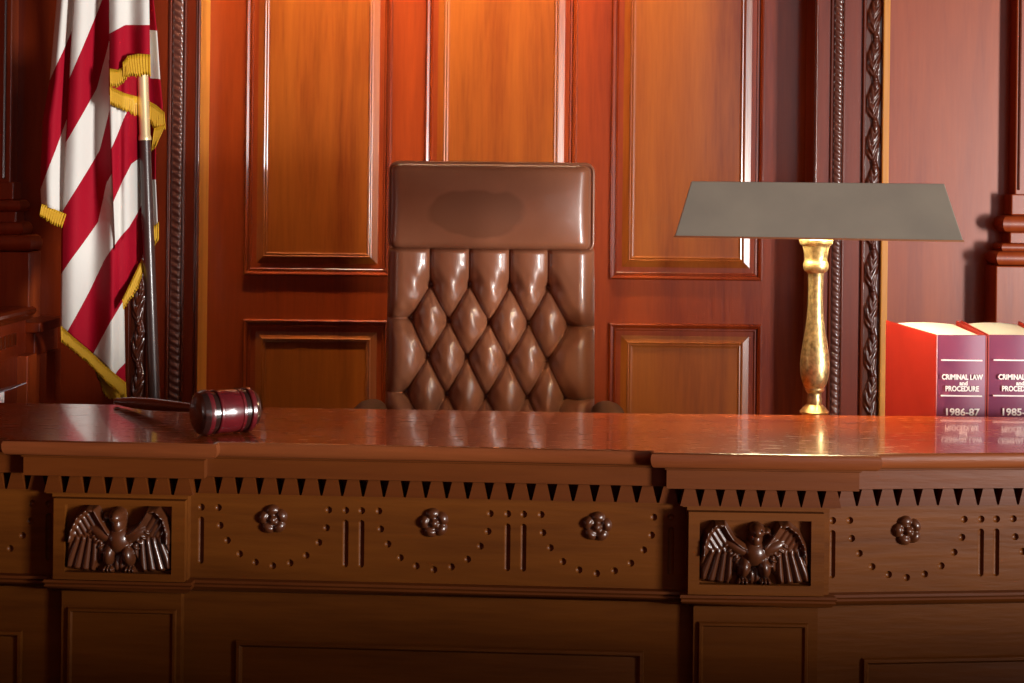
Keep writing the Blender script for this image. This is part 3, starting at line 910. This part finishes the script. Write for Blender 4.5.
law_book(938, 985.5, 887.3, 956, '1986-87', 'thick red law book with purple spine dated 1986-87 nearest the lamp')
law_book(989.5, 1047, 962, 1018, '1985-86', 'thick law book with purple spine dated 1985 at right edge of photo')

# ------------------------------------------------------------------ judge's chair
DCH = 3.92
chair = empty('judges_chair', (wx(489, DCH + .2), DCH + .15, PLAT), label='high-backed brown leather judge\'s chair with button-tufted back', cat='chair')
def cz(py, px=489, d=DCH): return W(px, py, d).z
cxl, cxr = wx(386, DCH, 330), wx(594.5, DCH, 330)
xm, hwd = (cxl + cxr) / 2, (cxr - cxl) / 2
zs, zbot = cz(250.5), PLAT + .42
# tufted front as one sheet; button positions from the photo (zoom 3.796, origin 360,240)
rows = [[(265, 172), (415, 172), (568, 178), (715, 185)], [(190, 300), (335, 310), (490, 318), (640, 322), (793, 330)],
        [(255, 447), (405, 450), (560, 458), (712, 465)], [(172, 583), (328, 592), (478, 600), (635, 605), (780, 608)]]
btn = []
for r_ in rows:
    q = []
    for x, y in r_:
        p = W(360 + x / 3.796, 240 + y / 3.796, DCH + .012); q.append((p.x, p.z))
    btn.append(q)
dz_ = (btn[0][0][1] - btn[2][0][1]); dxs = 0
for k in range(2):
    btn.append([(x, z - dz_) for x, z in btn[-2]])
segs = []
for i in range(len(btn) - 1):
    for (x, z) in btn[i]:
        for (x2, z2) in btn[i + 1]:
            if abs(x - x2) < .065 * 1.3: segs.append((x, z, x2, z2))
for x, z in btn[0]: segs.append((x, z, x - .001, zs + .03))
for i in (1, 3, 5):
    (x, z) = btn[i][0]; segs.append((x, z, x - .12, z)); (x, z) = btn[i][-1]; segs.append((x, z, x + .12, z - .003))
sA = np.array(segs); allb = np.array([p for r_ in btn for p in r_])
NU, NV = 190, 230
gx = np.linspace(-1, 1, NU + 1)
zlow = btn[-1][0][1] - .02
GX = (xm + gx * hwd)[None, :].repeat(NV + 1, 0)
GZ = np.linspace(zs + .004, zlow, NV + 1)[:, None].repeat(NU + 1, 1)
GX = xm + (GX - xm) * (1 + .022 * (zs - GZ) / .4)           # the back widens slightly downwards
DL = np.full(GX.shape, 9.0)
for x1, z1, x2, z2 in sA:
    ex, ez = x2 - x1, z2 - z1
    t = np.clip(((GX - x1) * ex + (GZ - z1) * ez) / (ex * ex + ez * ez), 0, 1)
    DL = np.minimum(DL, np.hypot(GX - x1 - t * ex, GZ - z1 - t * ez))
DB = np.full(GX.shape, 9.0)
for x, z in allb: DB = np.minimum(DB, np.hypot(GX - x, GZ - z))
R_ = .040
q = np.clip(DL / R_, 0, 1)
pil = np.sqrt(np.clip(1 - (1 - q) ** 2, 0, 1))
def blur(A, sg):
    k = np.exp(-np.arange(-3 * sg, 3 * sg + 1) ** 2 / (2.0 * sg * sg)); k /= k.sum()
    n = len(k) // 2
    P_ = np.pad(A, n, mode='edge')
    P_ = np.apply_along_axis(lambda m: np.convolve(m, k, 'valid'), 0, P_)
    return np.apply_along_axis(lambda m: np.convolve(m, k, 'valid'), 1, P_)
soft = .5 * blur(pil, 4) + .5 * pil
soft = np.where(DL > .012, blur(pil, 4), soft * 1.0)
mixw = np.clip((DL - .004) / .014, 0, 1)
soft = pil * (1 - mixw) + blur(pil, 4) * mixw
Hh = .034 * soft + .030 * (1 - np.exp(-(DB / .024) ** 1.5)) - .010 * np.exp(-(DB / .009) ** 2)
wr = .0012 * np.sin((GX * 1.0 + GZ * .6) * 190) * np.exp(-(DB / .045) ** 2)
Hh = Hh + wr * np.clip(DL / .01, 0, 1)
edge = np.clip((hwd * 1.02 - np.abs(GX - xm)) / .05, 0, 1)
Hh = Hh * (.25 + .75 * np.sqrt(1 - (1 - edge) ** 2)) - .03 * (1 - np.sqrt(1 - (1 - edge) ** 2))
tp = np.clip((zs + .004 - GZ) / .012, 0, 1); Hh = Hh * (.45 + .55 * np.sqrt(1 - (1 - tp) ** 2))
REC = .05                                                    # recline: metres back per metre up
def yat(z): return DCH + .055 + (z - 1.2) * REC
b = NB()
V = grid(b, NU, NV, lambda u, v: Vector((GX[round(v * NV), round(u * NU)], yat(GZ[round(v * NV), 0]) - Hh[round(v * NV), round(u * NU)], GZ[round(v * NV), 0])))
tuft = obj('tufted_back', b, M['leather'], chair, smooth=180)
bb = NB(); ellipsoid(bb, (0, 0, 0), (.0075, .005, .0075), 14, 8)
bme = bpy.data.meshes.new('button'); bb.to_mesh(bme); bb.free(); bme.materials.append(M['button'])
bme.polygons.foreach_set('use_smooth', [True] * len(bme.polygons))
bo = None
for r_ in btn[:5]:
    for x, z in r_:
        j = int(np.argmin(np.abs(GZ[:, 0] - z))); i = int(np.argmin(np.abs(GX[j] - x)))
        if bo is None: o = bo = link('button', bme, None, tuft)
        else: o = bo.copy(); C.objects.link(o)
        o.location = Vector((x, yat(z) - Hh[j, i] - .005, z)) - Vector(chair.location)
# side gusset / shell behind the tufting
def shell_ring(y0f, grow):
    pass
b = NB()
rs = []
for z in [zlow + (zs + .01 - zlow) * k / 10 for k in range(11)]:
    w = hwd * (1 + .022 * (zs - z) / .4)
    y = yat(z)
    pts = []
    for (xx, yy) in ((-w, .030), (-w + .004, .012), (-w + .012, .030), (w - .012, .030), (w - .004, .012), (w, .030), (w + .001, .07), (w - .02, .115), (0, .13), (-w + .02, .115), (-w - .001, .07)):
        pts.append(Vector((xm + xx, y + yy, z)))
    rs.append(pts)
rings(b, rs, True, True, True)
obj('back_shell', b, M['leather'], chair, smooth=50)
# padded headrest bolster with piping
hz0, hz1 = cz(250.2), cz(163.6)
hxl, hxr = wx(388.5, DCH, 200), wx(591, DCH, 200)
hcx, hcz, hw_, hh_ = (hxl + hxr) / 2, (hz0 + hz1) / 2, hxr - hxl, hz1 - hz0
b = NB()
NP = []
def head_ring(ins, y, r): return [Vector((x, y + (z - 1.2) * REC, z)) for x, z in rrect(hcx, hcz, hw_ - 2 * ins, hh_ - 2 * ins, max(r - ins, .004), 8)]
r0 = .022
def head_y(x, z):                        # pillow: rolled rim, gently domed middle
    ux = min(abs(x - hcx) / (hw_ / 2), 1); uz = min(abs(z - hcz) / (hh_ / 2), 1)
    dx, dz = (1 - ux) * hw_ / 2, (1 - uz) * hh_ / 2
    def roll(d, r): return math.sqrt(max(0, 1 - (1 - min(1, d / r)) ** 2))
    return .026 * roll(dx, .030) * roll(dz, .020) + .020 * (1 - uz ** 2) * (1 - ux ** 4) + .008 * (1 - ux ** 2)
NX, NZ = 96, 54
outl = rrect(hcx, hcz, hw_, hh_, r0, 8)
def half_w(z):                           # half width of the rounded rectangle at a height
    d = hh_ / 2 - abs(z - hcz)
    return hw_ / 2 if d >= r0 else hw_ / 2 - r0 + math.sqrt(max(0, r0 * r0 - (r0 - d) ** 2))
def ease(t): return .5 - .5 * math.cos(PI * t)
def head_pt(u, v):
    z = hcz - hh_ / 2 + hh_ * (.35 * v + .65 * ease(v)); z = min(max(z, hcz - hh_ / 2 + 1e-4), hcz + hh_ / 2 - 1e-4)
    w = half_w(z); x = hcx - w + 2 * w * (.4 * u + .6 * ease(u))
    k = w / (hw_ / 2)
    return Vector((x, DCH + .034 - head_y(hcx + (x - hcx) / k, z) + (z - 1.2) * REC, z))
b2_ = NB(); grid(b2_, NX, NZ, head_pt); obj('headrest_cushion', b2_, M['leather_worn'], chair, smooth=180)
_mp = M['leather_worn'].node_tree.nodes[M['leather_worn']['mapping']]
_c = W(474, 214, DCH) - Vector(chair.location)
_mp.inputs['Scale'].default_value = (1 / .175, .001, 1 / .092)
_mp.inputs['Location'].default_value = (-_c.x / .175, 0, -_c.z / .092)
rs = [[Vector((x, DCH + .034 + (z - 1.2) * REC, z)) for x, z in outl]]
rs = [[Vector((x, DCH + .10 + (z - 1.2) * REC, z)) for x, z in rrect(hcx, hcz, hw_ - .008, hh_ - .008, r0, 8)], [Vector((x, DCH + .06 + (z - 1.2) * REC, z)) for x, z in rrect(hcx, hcz, hw_, hh_, r0, 8)]] + rs
rings(b, rs, True, True, True)
obj('headrest_side', b, M['leather'], chair, smooth=60)
b = NB()
pr1 = rrect(hcx + .004, hcz, hw_ + .010, hh_ + .004, r0, 8); rad = .0042
rs = []
n = len(pr1)
for k in range(n):
    p0, p1 = pr1[k - 1], pr1[(k + 1) % n]
    t = Vector((p1[0] - p0[0], 0, p1[1] - p0[1])).normalized(); nn = Vector((t.z, 0, -t.x))
    c = Vector((pr1[k][0], DCH + .036 + (pr1[k][1] - 1.2) * REC, pr1[k][1]))
    rs.append([c + nn * rad * math.cos(a) + Vector((0, 1, 0)) * rad * math.sin(a) for a in [2 * PI * i / 8 for i in range(8)]])
rs.append(rs[0])
rings(b, rs, True)
obj('piping', b, M['leather'], chair, smooth=60)
b = NB()
pts2 = [rrect(hcx + .004, hcz, hw_ + .014, hh_ + .006, r0, 8)]
rs = [[Vector((x, y + (z - 1.2) * REC, z)) for x, z in rrect(hcx + .004, hcz, hw_ + .014 - i_, hh_ + .006 - i_, r0, 8)] for y, i_ in ((DCH + .036, .002), (DCH + .045, 0), (DCH + .13, 0), (DCH + .155, .03))]
rings(b, rs, True, True, True)
obj('headrest_shell', b, M['leather'], chair, smooth=50)
# seat, arms, pedestal
zseat = PLAT + .47
b = NB()
rs = []
for k in range(9):
    a_ = -PI / 2 + PI * k / 8
    e = .03 * (1 - math.cos(a_)); z = zseat - .05 + .05 * math.sin(a_)
    rs.append([Vector((x, y, z)) for x, y in rrect(xm, DCH - .20, .56 - 2 * e, .52 - 2 * e, .06, 5)])
rings(b, rs, True, True, True); obj('seat', b, M['leather'], chair, smooth=50)
for s in (-1, 1):
    ax_ = xm + s * .305
    arm = NB()
    zt = W(360 if s < 0 else 608, 404.5 if s < 0 else 406.5, DCH - .12).z
    rs = []
    for k in range(13):
        t = k / 12; y = DCH - .36 + .40 * t
        q_ = math.sqrt(max(.05, 1 - (2 * t - 1) ** 6))
        rs.append([Vector((ax_ + .042 * q_ * math.cos(a), y, zt - .025 + .027 * q_ * math.sin(a))) for a in [2 * PI * i / 14 for i in range(14)]])
    rings(arm, rs, True, True, True)
    ao = obj('armrest', arm, M['arm'], chair, smooth=60)
    b = NB(); box(b, ax_ - .015, ax_ + .015, DCH - .19, DCH - .13, zseat - .08, zt - .045); obj('arm_support', b, M['black'], chair, bevel=.004)
    b = NB(); box(b, min(ax_, xm + s * .2), max(ax_, xm + s * .2), DCH - .18, DCH - .14, zseat - .105, zseat - .08); obj('arm_bracket', b, M['black'], chair, bevel=.004)
b = NB(); lathe(b, [(PLAT + .09, .03), (zseat - .12, .03), (zseat - .12, .12), (zseat - .10, .12)], (xm, DCH - .18, 0), (0, 0, 1), 24); obj('pedestal', b, M['black'], chair, smooth=40)
for k in range(5):
    a_ = 2 * PI * k / 5 + .3
    b = NB(); d = Vector((math.cos(a_), math.sin(a_), 0)); c = Vector((xm, DCH - .18, 0)); w_ = Vector((-d.y, d.x, 0))
    rs = [[c + d * r + w_ * hw + Vector((0, 0, PLAT + z)) for hw, z in ((-h, zl_), (h, zl_), (h, zh), (-h, zh))] for r, h, zl_, zh in ((.02, .028, .075, .12), (.30, .018, .055, .075))]
    rings(b, rs, True, True, True); lg = obj('leg', b, M['black'], chair)
    b = NB(); ellipsoid(b, c + d * .29 + Vector((0, 0, PLAT + .0285)), (.028, .028, .028), 14, 10); obj('caster', b, M['black'], lg, smooth=180)
b = NB(); box(b, xm - .04, xm + .04, DCH - .05, DCH + .16, zseat - .125, zseat - .10); box(b, xm - .04, xm + .04, DCH + .14, DCH + .17, zseat - .125, zlow + .2); obj('back_bracket', b, M['black'], chair)

# ------------------------------------------------------------------ flag on its pole
DF = 4.36
pbx = W(143.5, 100, DF); pbt = W(154.2, 398, DF)
pd = (pbx - pbt).normalized()
zbase = PLAT
foot = pbt + pd * ((zbase - pbt.z) / pd.z)
flag = empty('flag_on_pole', (foot.x, foot.y, PLAT), label='American flag with gold fringe hanging on a wooden pole', cat='flag')
def along(py):
    p = W(148, py, DF); return (p.z - foot.z) / pd.z
t_j = along(139); t_top = along(-60)
b = NB(); lathe(b, [(.05, .0175), (t_j, .0165)], foot, pd, 24); obj('pole', b, M['pole'], flag, smooth=40)
b = NB(); lathe(b, [(t_j - .004, .0180), (t_j - .001, .0186), (t_j + .006, .0180), (t_j + .012, .0160), (t_top - .2, .0160)], foot, pd, 24); obj('brass_sleeve', b, M['brass_pole'], flag, smooth=40)
b = NB(); lathe(b, [(t_top - .2, .017), (t_top - .19, .025), (t_top - .18, .017), (t_top - .13, .03), (t_top - .10, .02), (t_top + .02, .001)], foot, pd, 20); obj('finial', b, M['brass_pole'], flag, smooth=60)
b = NB(); lathe(b, [(0, .16), (.015, .165), (.03, .15), (.045, .06), (.09, .028), (.14, .024)], foot, (0, 0, 1), 32); obj('base', b, M['brass_pole'], flag, smooth=40)

def cloth_sheet(b, xl_, xr_, yt_, yb_, lines, depth, nu, nv, lay):
    """xl_, xr_: edge x against y; yt_, yb_: top and bottom y against u; lines: stripe edges y(x)"""
    def fn(u, v):
        y = yt_ + v * (yb_(u) - yt_)
        x0, x1 = plc(xl_, y), plc(xr_, y)
        x = x0 + (x1 - x0) * u
        p = W(x, y, depth(x, y, u))
        k = [pl(l_, x) for l_ in lines]
        s = 0.0
        if y < k[0]: s = 1 - min(.98, (k[0] - y) / 60)
        elif y >= k[-1]: s = len(k) + min(.98, (y - k[-1]) / 60)
        else:
            for i in range(len(k) - 1):
                if k[i] <= y < k[i + 1]: s = i + 1 + (y - k[i]) / max(k[i + 1] - k[i], 1e-3); break
        lay.append(s)
        return p
    grid(b, nu, nv, fn)
def fringe(name, top, bot, d, n, parent):
    """top, bot: pixel polylines with the same number of points"""
    b = NB()
    def interp(P_, t):
        t = t * (len(P_) - 1); i = min(int(t), len(P_) - 2); f = t - i
        return (P_[i][0] + (P_[i + 1][0] - P_[i][0]) * f, P_[i][1] + (P_[i + 1][1] - P_[i][1]) * f)
    cols = []
    for i in range(n * 2 + 1):
        t = i / (n * 2)
        a, c = interp(top, t), interp(bot, t)
        j = random.uniform(-.08, .05) + (0 if i % 2 else -.07)
        col = []
        for k in range(5):
            f = k / 4 * (1 + j)
            dd = d(t) if callable(d) else d
            dep = dd + (.008 if i % 2 else -.006) * min(1, .4 + k / 2) - .004
            col.append(W(a[0] + (c[0] - a[0]) * f, a[1] + (c[1] - a[1]) * f, dep))
        cols.append([b.verts.new(p) for p in col])
    for c0, c1 in zip(cols, cols[1:]):
        for k in range(4): b.faces.new((c0[k], c1[k], c1[k + 1], c0[k + 1]))
    o = obj(name, b, M['fringe'], parent, smooth=180)
    m_ = o.modifiers.new('thick', 'SOLIDIFY'); m_.thickness = .002; m_.offset = 0
    return o
cb = NB(); lay = []
# A: leftmost fold
LA = [[(40, 103), (49, 82), (73, 28), (80, 12)], [(40, 192), (44, 181), (66, 122), (72, 106)]]
LA = [[(40, 103), (49, 82), (73, 28), (80, 12)], [(40, 192), (44, 181), (66, 122), (72, 106)]]
# stripe parity: s in (0,1) white -> first edge turns red
cloth_sheet(cb, [(-40, 61), (0, 57), (80, 50), (120, 43), (180, 40.5), (215, 42)], [(-40, 80), (0, 77), (75, 72), (150, 69), (215, 67)], -40,
            lambda u: 205 + 9 * u, LA, lambda x, y, u: DF - .05 - .03 * math.sin(PI * u) - .012 * math.sin(u * 7), 14, 60, lay)
# B: main body
LB = [[(60, 98), (71, 75), (98, 10), (110, -20)], [(60, 152), (70, 136), (97, 88), (108, 47), (113, 25)], [(60, 216), (67, 204), (100, 150), (108, 118), (113, 95)],
      [(60, 276), (70.7, 260), (98.4, 222), (106.6, 183), (113, 172)], [(60, 345), (70, 327), (90, 290), (104.6, 260), (117, 241), (129, 227), (140, 208)], [(80, 378), (95, 351), (112.5, 318.6), (123, 301), (140, 268)], [(110, 384), (117, 371), (125, 363)]]
def depB(x, y, u): return DF - .070 - .020 * math.sin((x - 66) / 44 * 2 * PI - .4 + y * .004) - .010 * math.sin((x - 60) / 13 + y * .012) + plc([(112, 0), (119, .03), (128, .03), (140, .09)], x)
cloth_sheet(cb, [(-40, 75), (0, 74), (75, 69.5), (150, 65.5), (212, 63), (235, 61.5), (327, 61), (385, 62)], [(-40, 114), (150, 114), (196, 114), (206, 141), (250, 143), (262, 142.5), (280, 133.5), (298, 123), (302, 124), (385, 125.5)], -40,
            lambda u: 327 + 57 * u ** 1.08, LB, depB, 44, 170, lay)
# C2: fold between the body and the pole
LC = [[(108, 60), (150, 62)], [(109, 95), (139, 105)], [(108, 155), (112, 147), (125, 115), (140, 80)], [(108, 215), (116, 195), (131, 164), (142, 156)], [(100, 268), (117, 241), (129, 227), (140, 208)], [(112, 319), (123, 301), (140, 268)]]
def depC(x, y, u): return DF - .105 - .016 * math.sin((x - 108) / 20 * 2 * PI) + .0 * u
cloth_sheet(cb, [(60, 109), (90, 109), (150, 111), (195, 113), (241, 115), (300, 114)], [(60, 150), (110, 150), (150, 146), (262, 143), (280, 133), (298, 122.5)], 60,
            lambda u: pl(LC[4], 113 + 30 * u) + 3, LC, lambda x, y, u: DF - plc([(108, .095), (124, .085), (135, .030), (140, -.026), (150, -.03)], x) - .010 * math.sin((x - 108) / 17 * 2 * PI), 26, 110, lay)
# C1: front fold that ends in the fringe
L1_ = [[(100, 38), (109, 34), (124, 25.5), (126, 25), (150, 25)]]
def botC1(u): return 70.5 if u < .36 else (70.5 - (u - .36) / .06 * 15.5 if u < .42 else 55)
cloth_sheet(cb, [(-40, 109.5), (75, 109.5)], [(-40, 148.5), (60, 150)], -40, botC1, L1_, lambda x, y, u: DF - .108 - .012 * math.sin(u * 9.0) - .006 * y / 60, 44, 40, lay)
# D: narrow fold showing behind the pole on its right
LD = [[(140, 30), (149, 30), (160, 32)], [(148, 76), (160, 79)]]
LD = [[(140, -20), (160, -18)], [(140, 29), (160, 31)], [(140, 76), (160, 79)], [(140, 103), (162, 110)], [(140, 180), (160, 180)], [(140, 229), (160, 224)]]
cloth_sheet(cb, [(-40, 138), (245, 146)], [(-40, 152), (0, 153.5), (32, 157), (78, 160), (108, 163), (125, 156), (180, 155.5), (232, 158)], -40, lambda u: 232 - 4 * u,
            [[(140, -20), (160, -18)]] + LD[1:3] + LD[4:5], lambda x, y, u: DF + .035 + .012 * math.sin(u * 4), 12, 70, lay)
me_lay = lay
cloth = obj('flag_cloth', cb, M['flag'], flag, smooth=180)
at = cloth.data.attributes.new('stripe', 'FLOAT', 'POINT')
at.data.foreach_set('value', me_lay)
sm = cloth.modifiers.new('thick', 'SOLIDIFY'); sm.thickness = .0016; sm.offset = 0
fringe('fringe', [(42, 204), (54, 209), (66, 214)], [(39.5, 217), (50, 223.5), (61, 229.5)], DF - .075, 10, cloth)
fringe('fringe', [(61, 326), (74, 338), (87, 348.5), (106, 366.5), (125.5, 382.5)], [(61.5, 343), (76, 354), (90, 366), (108, 385), (126.5, 402)], lambda t: DF - .095, 32, cloth)
fringe('fringe', [(88, 352), (100, 362), (112, 374)], [(94, 368), (105, 398), (122, 402)], DF - .05, 14, cloth)
fringe('fringe', [(142, 259), (133, 277), (122.5, 299)], [(144, 271), (138, 290), (123.5, 310)], lambda t: DF - plc([(0, -.02), (.4, .04), (1, .11)], t), 16, cloth)
fringe('fringe', [(110, 68.5), (118, 69.8), (126, 65)], [(110.5, 88), (119, 87.5), (126.5, 80)], DF - .126, 8, cloth)
fringe('fringe', [(123, 62), (127.5, 56), (138, 53.8), (150, 54.5)], [(123.5, 77), (131, 78.5), (140, 76.5), (150.5, 77)], DF - .130, 12, cloth)
fringe('fringe', [(110, 86), (124, 93), (139, 97)], [(110.5, 105), (124, 111), (138.5, 118)], lambda t: DF - plc([(0, .118), (.5, .10), (.8, .05), (1, -.022)], t), 15, cloth)
fringe('fringe', [(147, 100), (156, 105), (164, 112)], [(148, 121), (156, 131), (165.5, 130)], DF + .025, 10, cloth)
fringe('fringe', [(154.5, 128), (165.5, 124)], [(151.5, 151), (154.5, 149)], DF + .02, 7, cloth)
fringe('fringe', [(151, 229), (158.5, 222)], [(153, 250), (158.5, 240)], DF + .03, 4, cloth)

# ------------------------------------------------------------------ side railing at far left and the papers in front of it
xr_ = W(36, 306, 4.32)
RLX, RLZ = xr_.x, xr_.z
rail = empty('wooden_railing', (RLX - .05, 3.9, PLAT), label='wooden side railing with moulded handrail at far left behind the bench', cat='railing')
b = NB()
pf = [(-.10, -.005), (-.09, .0), (-.01, 0), (0, -.006), (.002, -.014), (-.003, -.022), (-.012, -.026), (-.014, -.036), (-.09, -.036), (-.10, -.02)]
rings(b, [[Vector((RLX + x, y, RLZ + z)) for x, z in pf] for y in (3.35, 4.32)], True, True, True)
obj('handrail', b, M['frame_mould'], rail, smooth=30)
b = NB(); box(b, RLX - .085, RLX - .022, 3.36, 4.30, RLZ - .135, RLZ - .036); fb = obj('frieze_board', b, M['frame'], rail, bevel=.002)
k = 0
for y in np.arange(3.55, 4.2, .03):
    b = NB(); box(b, RLX - .024, RLX - .014, y, y + .016, RLZ - .10, RLZ - .066)
    obj('dentil', b, M['frame_mould'], fb)
b = NB(); box(b, RLX - .080, RLX - .026, 3.36, 4.29, PLAT, RLZ - .135); obj('rail_panel', b, M['frame'], rail)
b = NB(); box(b, RLX - .048, RLX + .004, 4.24, 4.32, PLAT, RLZ - .135); obj('end_post', b, M['side'], rail, bevel=.003)
p1 = W(57, 318, 4.5)
b = NB(); box(b, p1.x - .075, p1.x, 4.34, 4.58, p1.z - .03, p1.z); box(b, p1.x - .07, p1.x - .02, 4.36, 4.58, p1.z - .10, p1.z - .03); obj('return_rail', b, M['frame'], rail, bevel=.004)
b = NB(); box(b, RLX + .002, p1.x - .03, 4.50, 4.56, PLAT, p1.z - .10); obj('return_panel', b, M['frame'], rail)

dpp = 3.2
p = W(4.5, 402, dpp + .12)
note = empty('notebook', (p.x - .08, dpp + .05, ZWK), label='open notebook with white pages and lifted grey cover at left edge', cat='notebook')
zt = W(4, 396.5, dpp).z
b = NB(); box(b, p.x - .16, p.x, dpp - .02, dpp + .12, ZWK, zt); obj('page_block', b, M['white'], note, bevel=.002)
b = NB()
q0, q1 = W(16, 386.5, dpp + .03), W(-26, 397, dpp + .03)
rs = [[Vector((q0.x, y, q0.z)), Vector((q1.x, y, q1.z)), Vector((q1.x - .045, y, zt + .004)), Vector((q1.x - .045, y, zt + .0005)), Vector((q1.x, y, q1.z - .009)), Vector((q0.x, y, q0.z - .002))] for y in (dpp - .0, dpp + .10)]
rings(b, rs, True, True, True)
obj('cover', b, M['grey'], note)['label'] = 'grey cover'

# ------------------------------------------------------------------ lights
def area(name, loc, target, sx, sy, power, col):
    l = bpy.data.lights.new(name, 'AREA'); l.shape = 'RECTANGLE'; l.size = sx; l.size_y = sy; l.energy = power; l.color = col
    o = bpy.data.objects.new(name, l); C.objects.link(o); o.location = loc
    o.rotation_euler = (Vector(target) - Vector(loc)).to_track_quat('-Z', 'Y').to_euler()
    return o
xm1, zm1 = (FWX0 + FWX1) / 2, (FWZ0 + FWZ1) / 2
area('front_window_daylight', (xm1, RY0 + .02, zm1), (xm1, 5, zm1), FWX1 - FWX0, FWZ1 - FWZ0, 16, (1, .93, .86))
ym, zm2 = (RWY0 + RWY1) / 2, (RWZ0 + RWZ1) / 2
RWM = 1.95                                # window split: upper light added weaker, for bevel highlights without brightening the lower bench
area('right_window_daylight', (RX1 - .02, ym, (RWZ0 + RWM) / 2), (0, ym, (RWZ0 + RWM) / 2), RWY1 - RWY0, RWM - RWZ0, 980, (1, .96, .92))
area('right_upper_sash_daylight', (RX1 - .02, ym, (RWZ1 + RWM) / 2), (0, ym, (RWZ1 + RWM) / 2), RWY1 - RWY0, RWZ1 - RWM, 135, (1, .96, .92))
for x in (-.65, -.2, .25):
    area('ceiling_downlight', (x, 4.44, 3.45), (x, 4.44 + .45, 2.45), .45, .10, 8.2, (1, .80, .52)).data.spread = math.radians(56)
w = bpy.data.worlds.new('world'); SC.world = w; w.use_nodes = True
w.node_tree.nodes['Background'].inputs[0].default_value = (.6, .75, 1, 1); w.node_tree.nodes['Background'].inputs[1].default_value = .3

vs = SC.view_settings
vs.view_transform = 'Standard'; vs.look = 'None'; vs.exposure = 0; vs.gamma = 1
try: vs.use_curve_mapping = False
except Exception: pass
SC.cycles.use_denoising = True
SC.cycles.max_bounces = 8
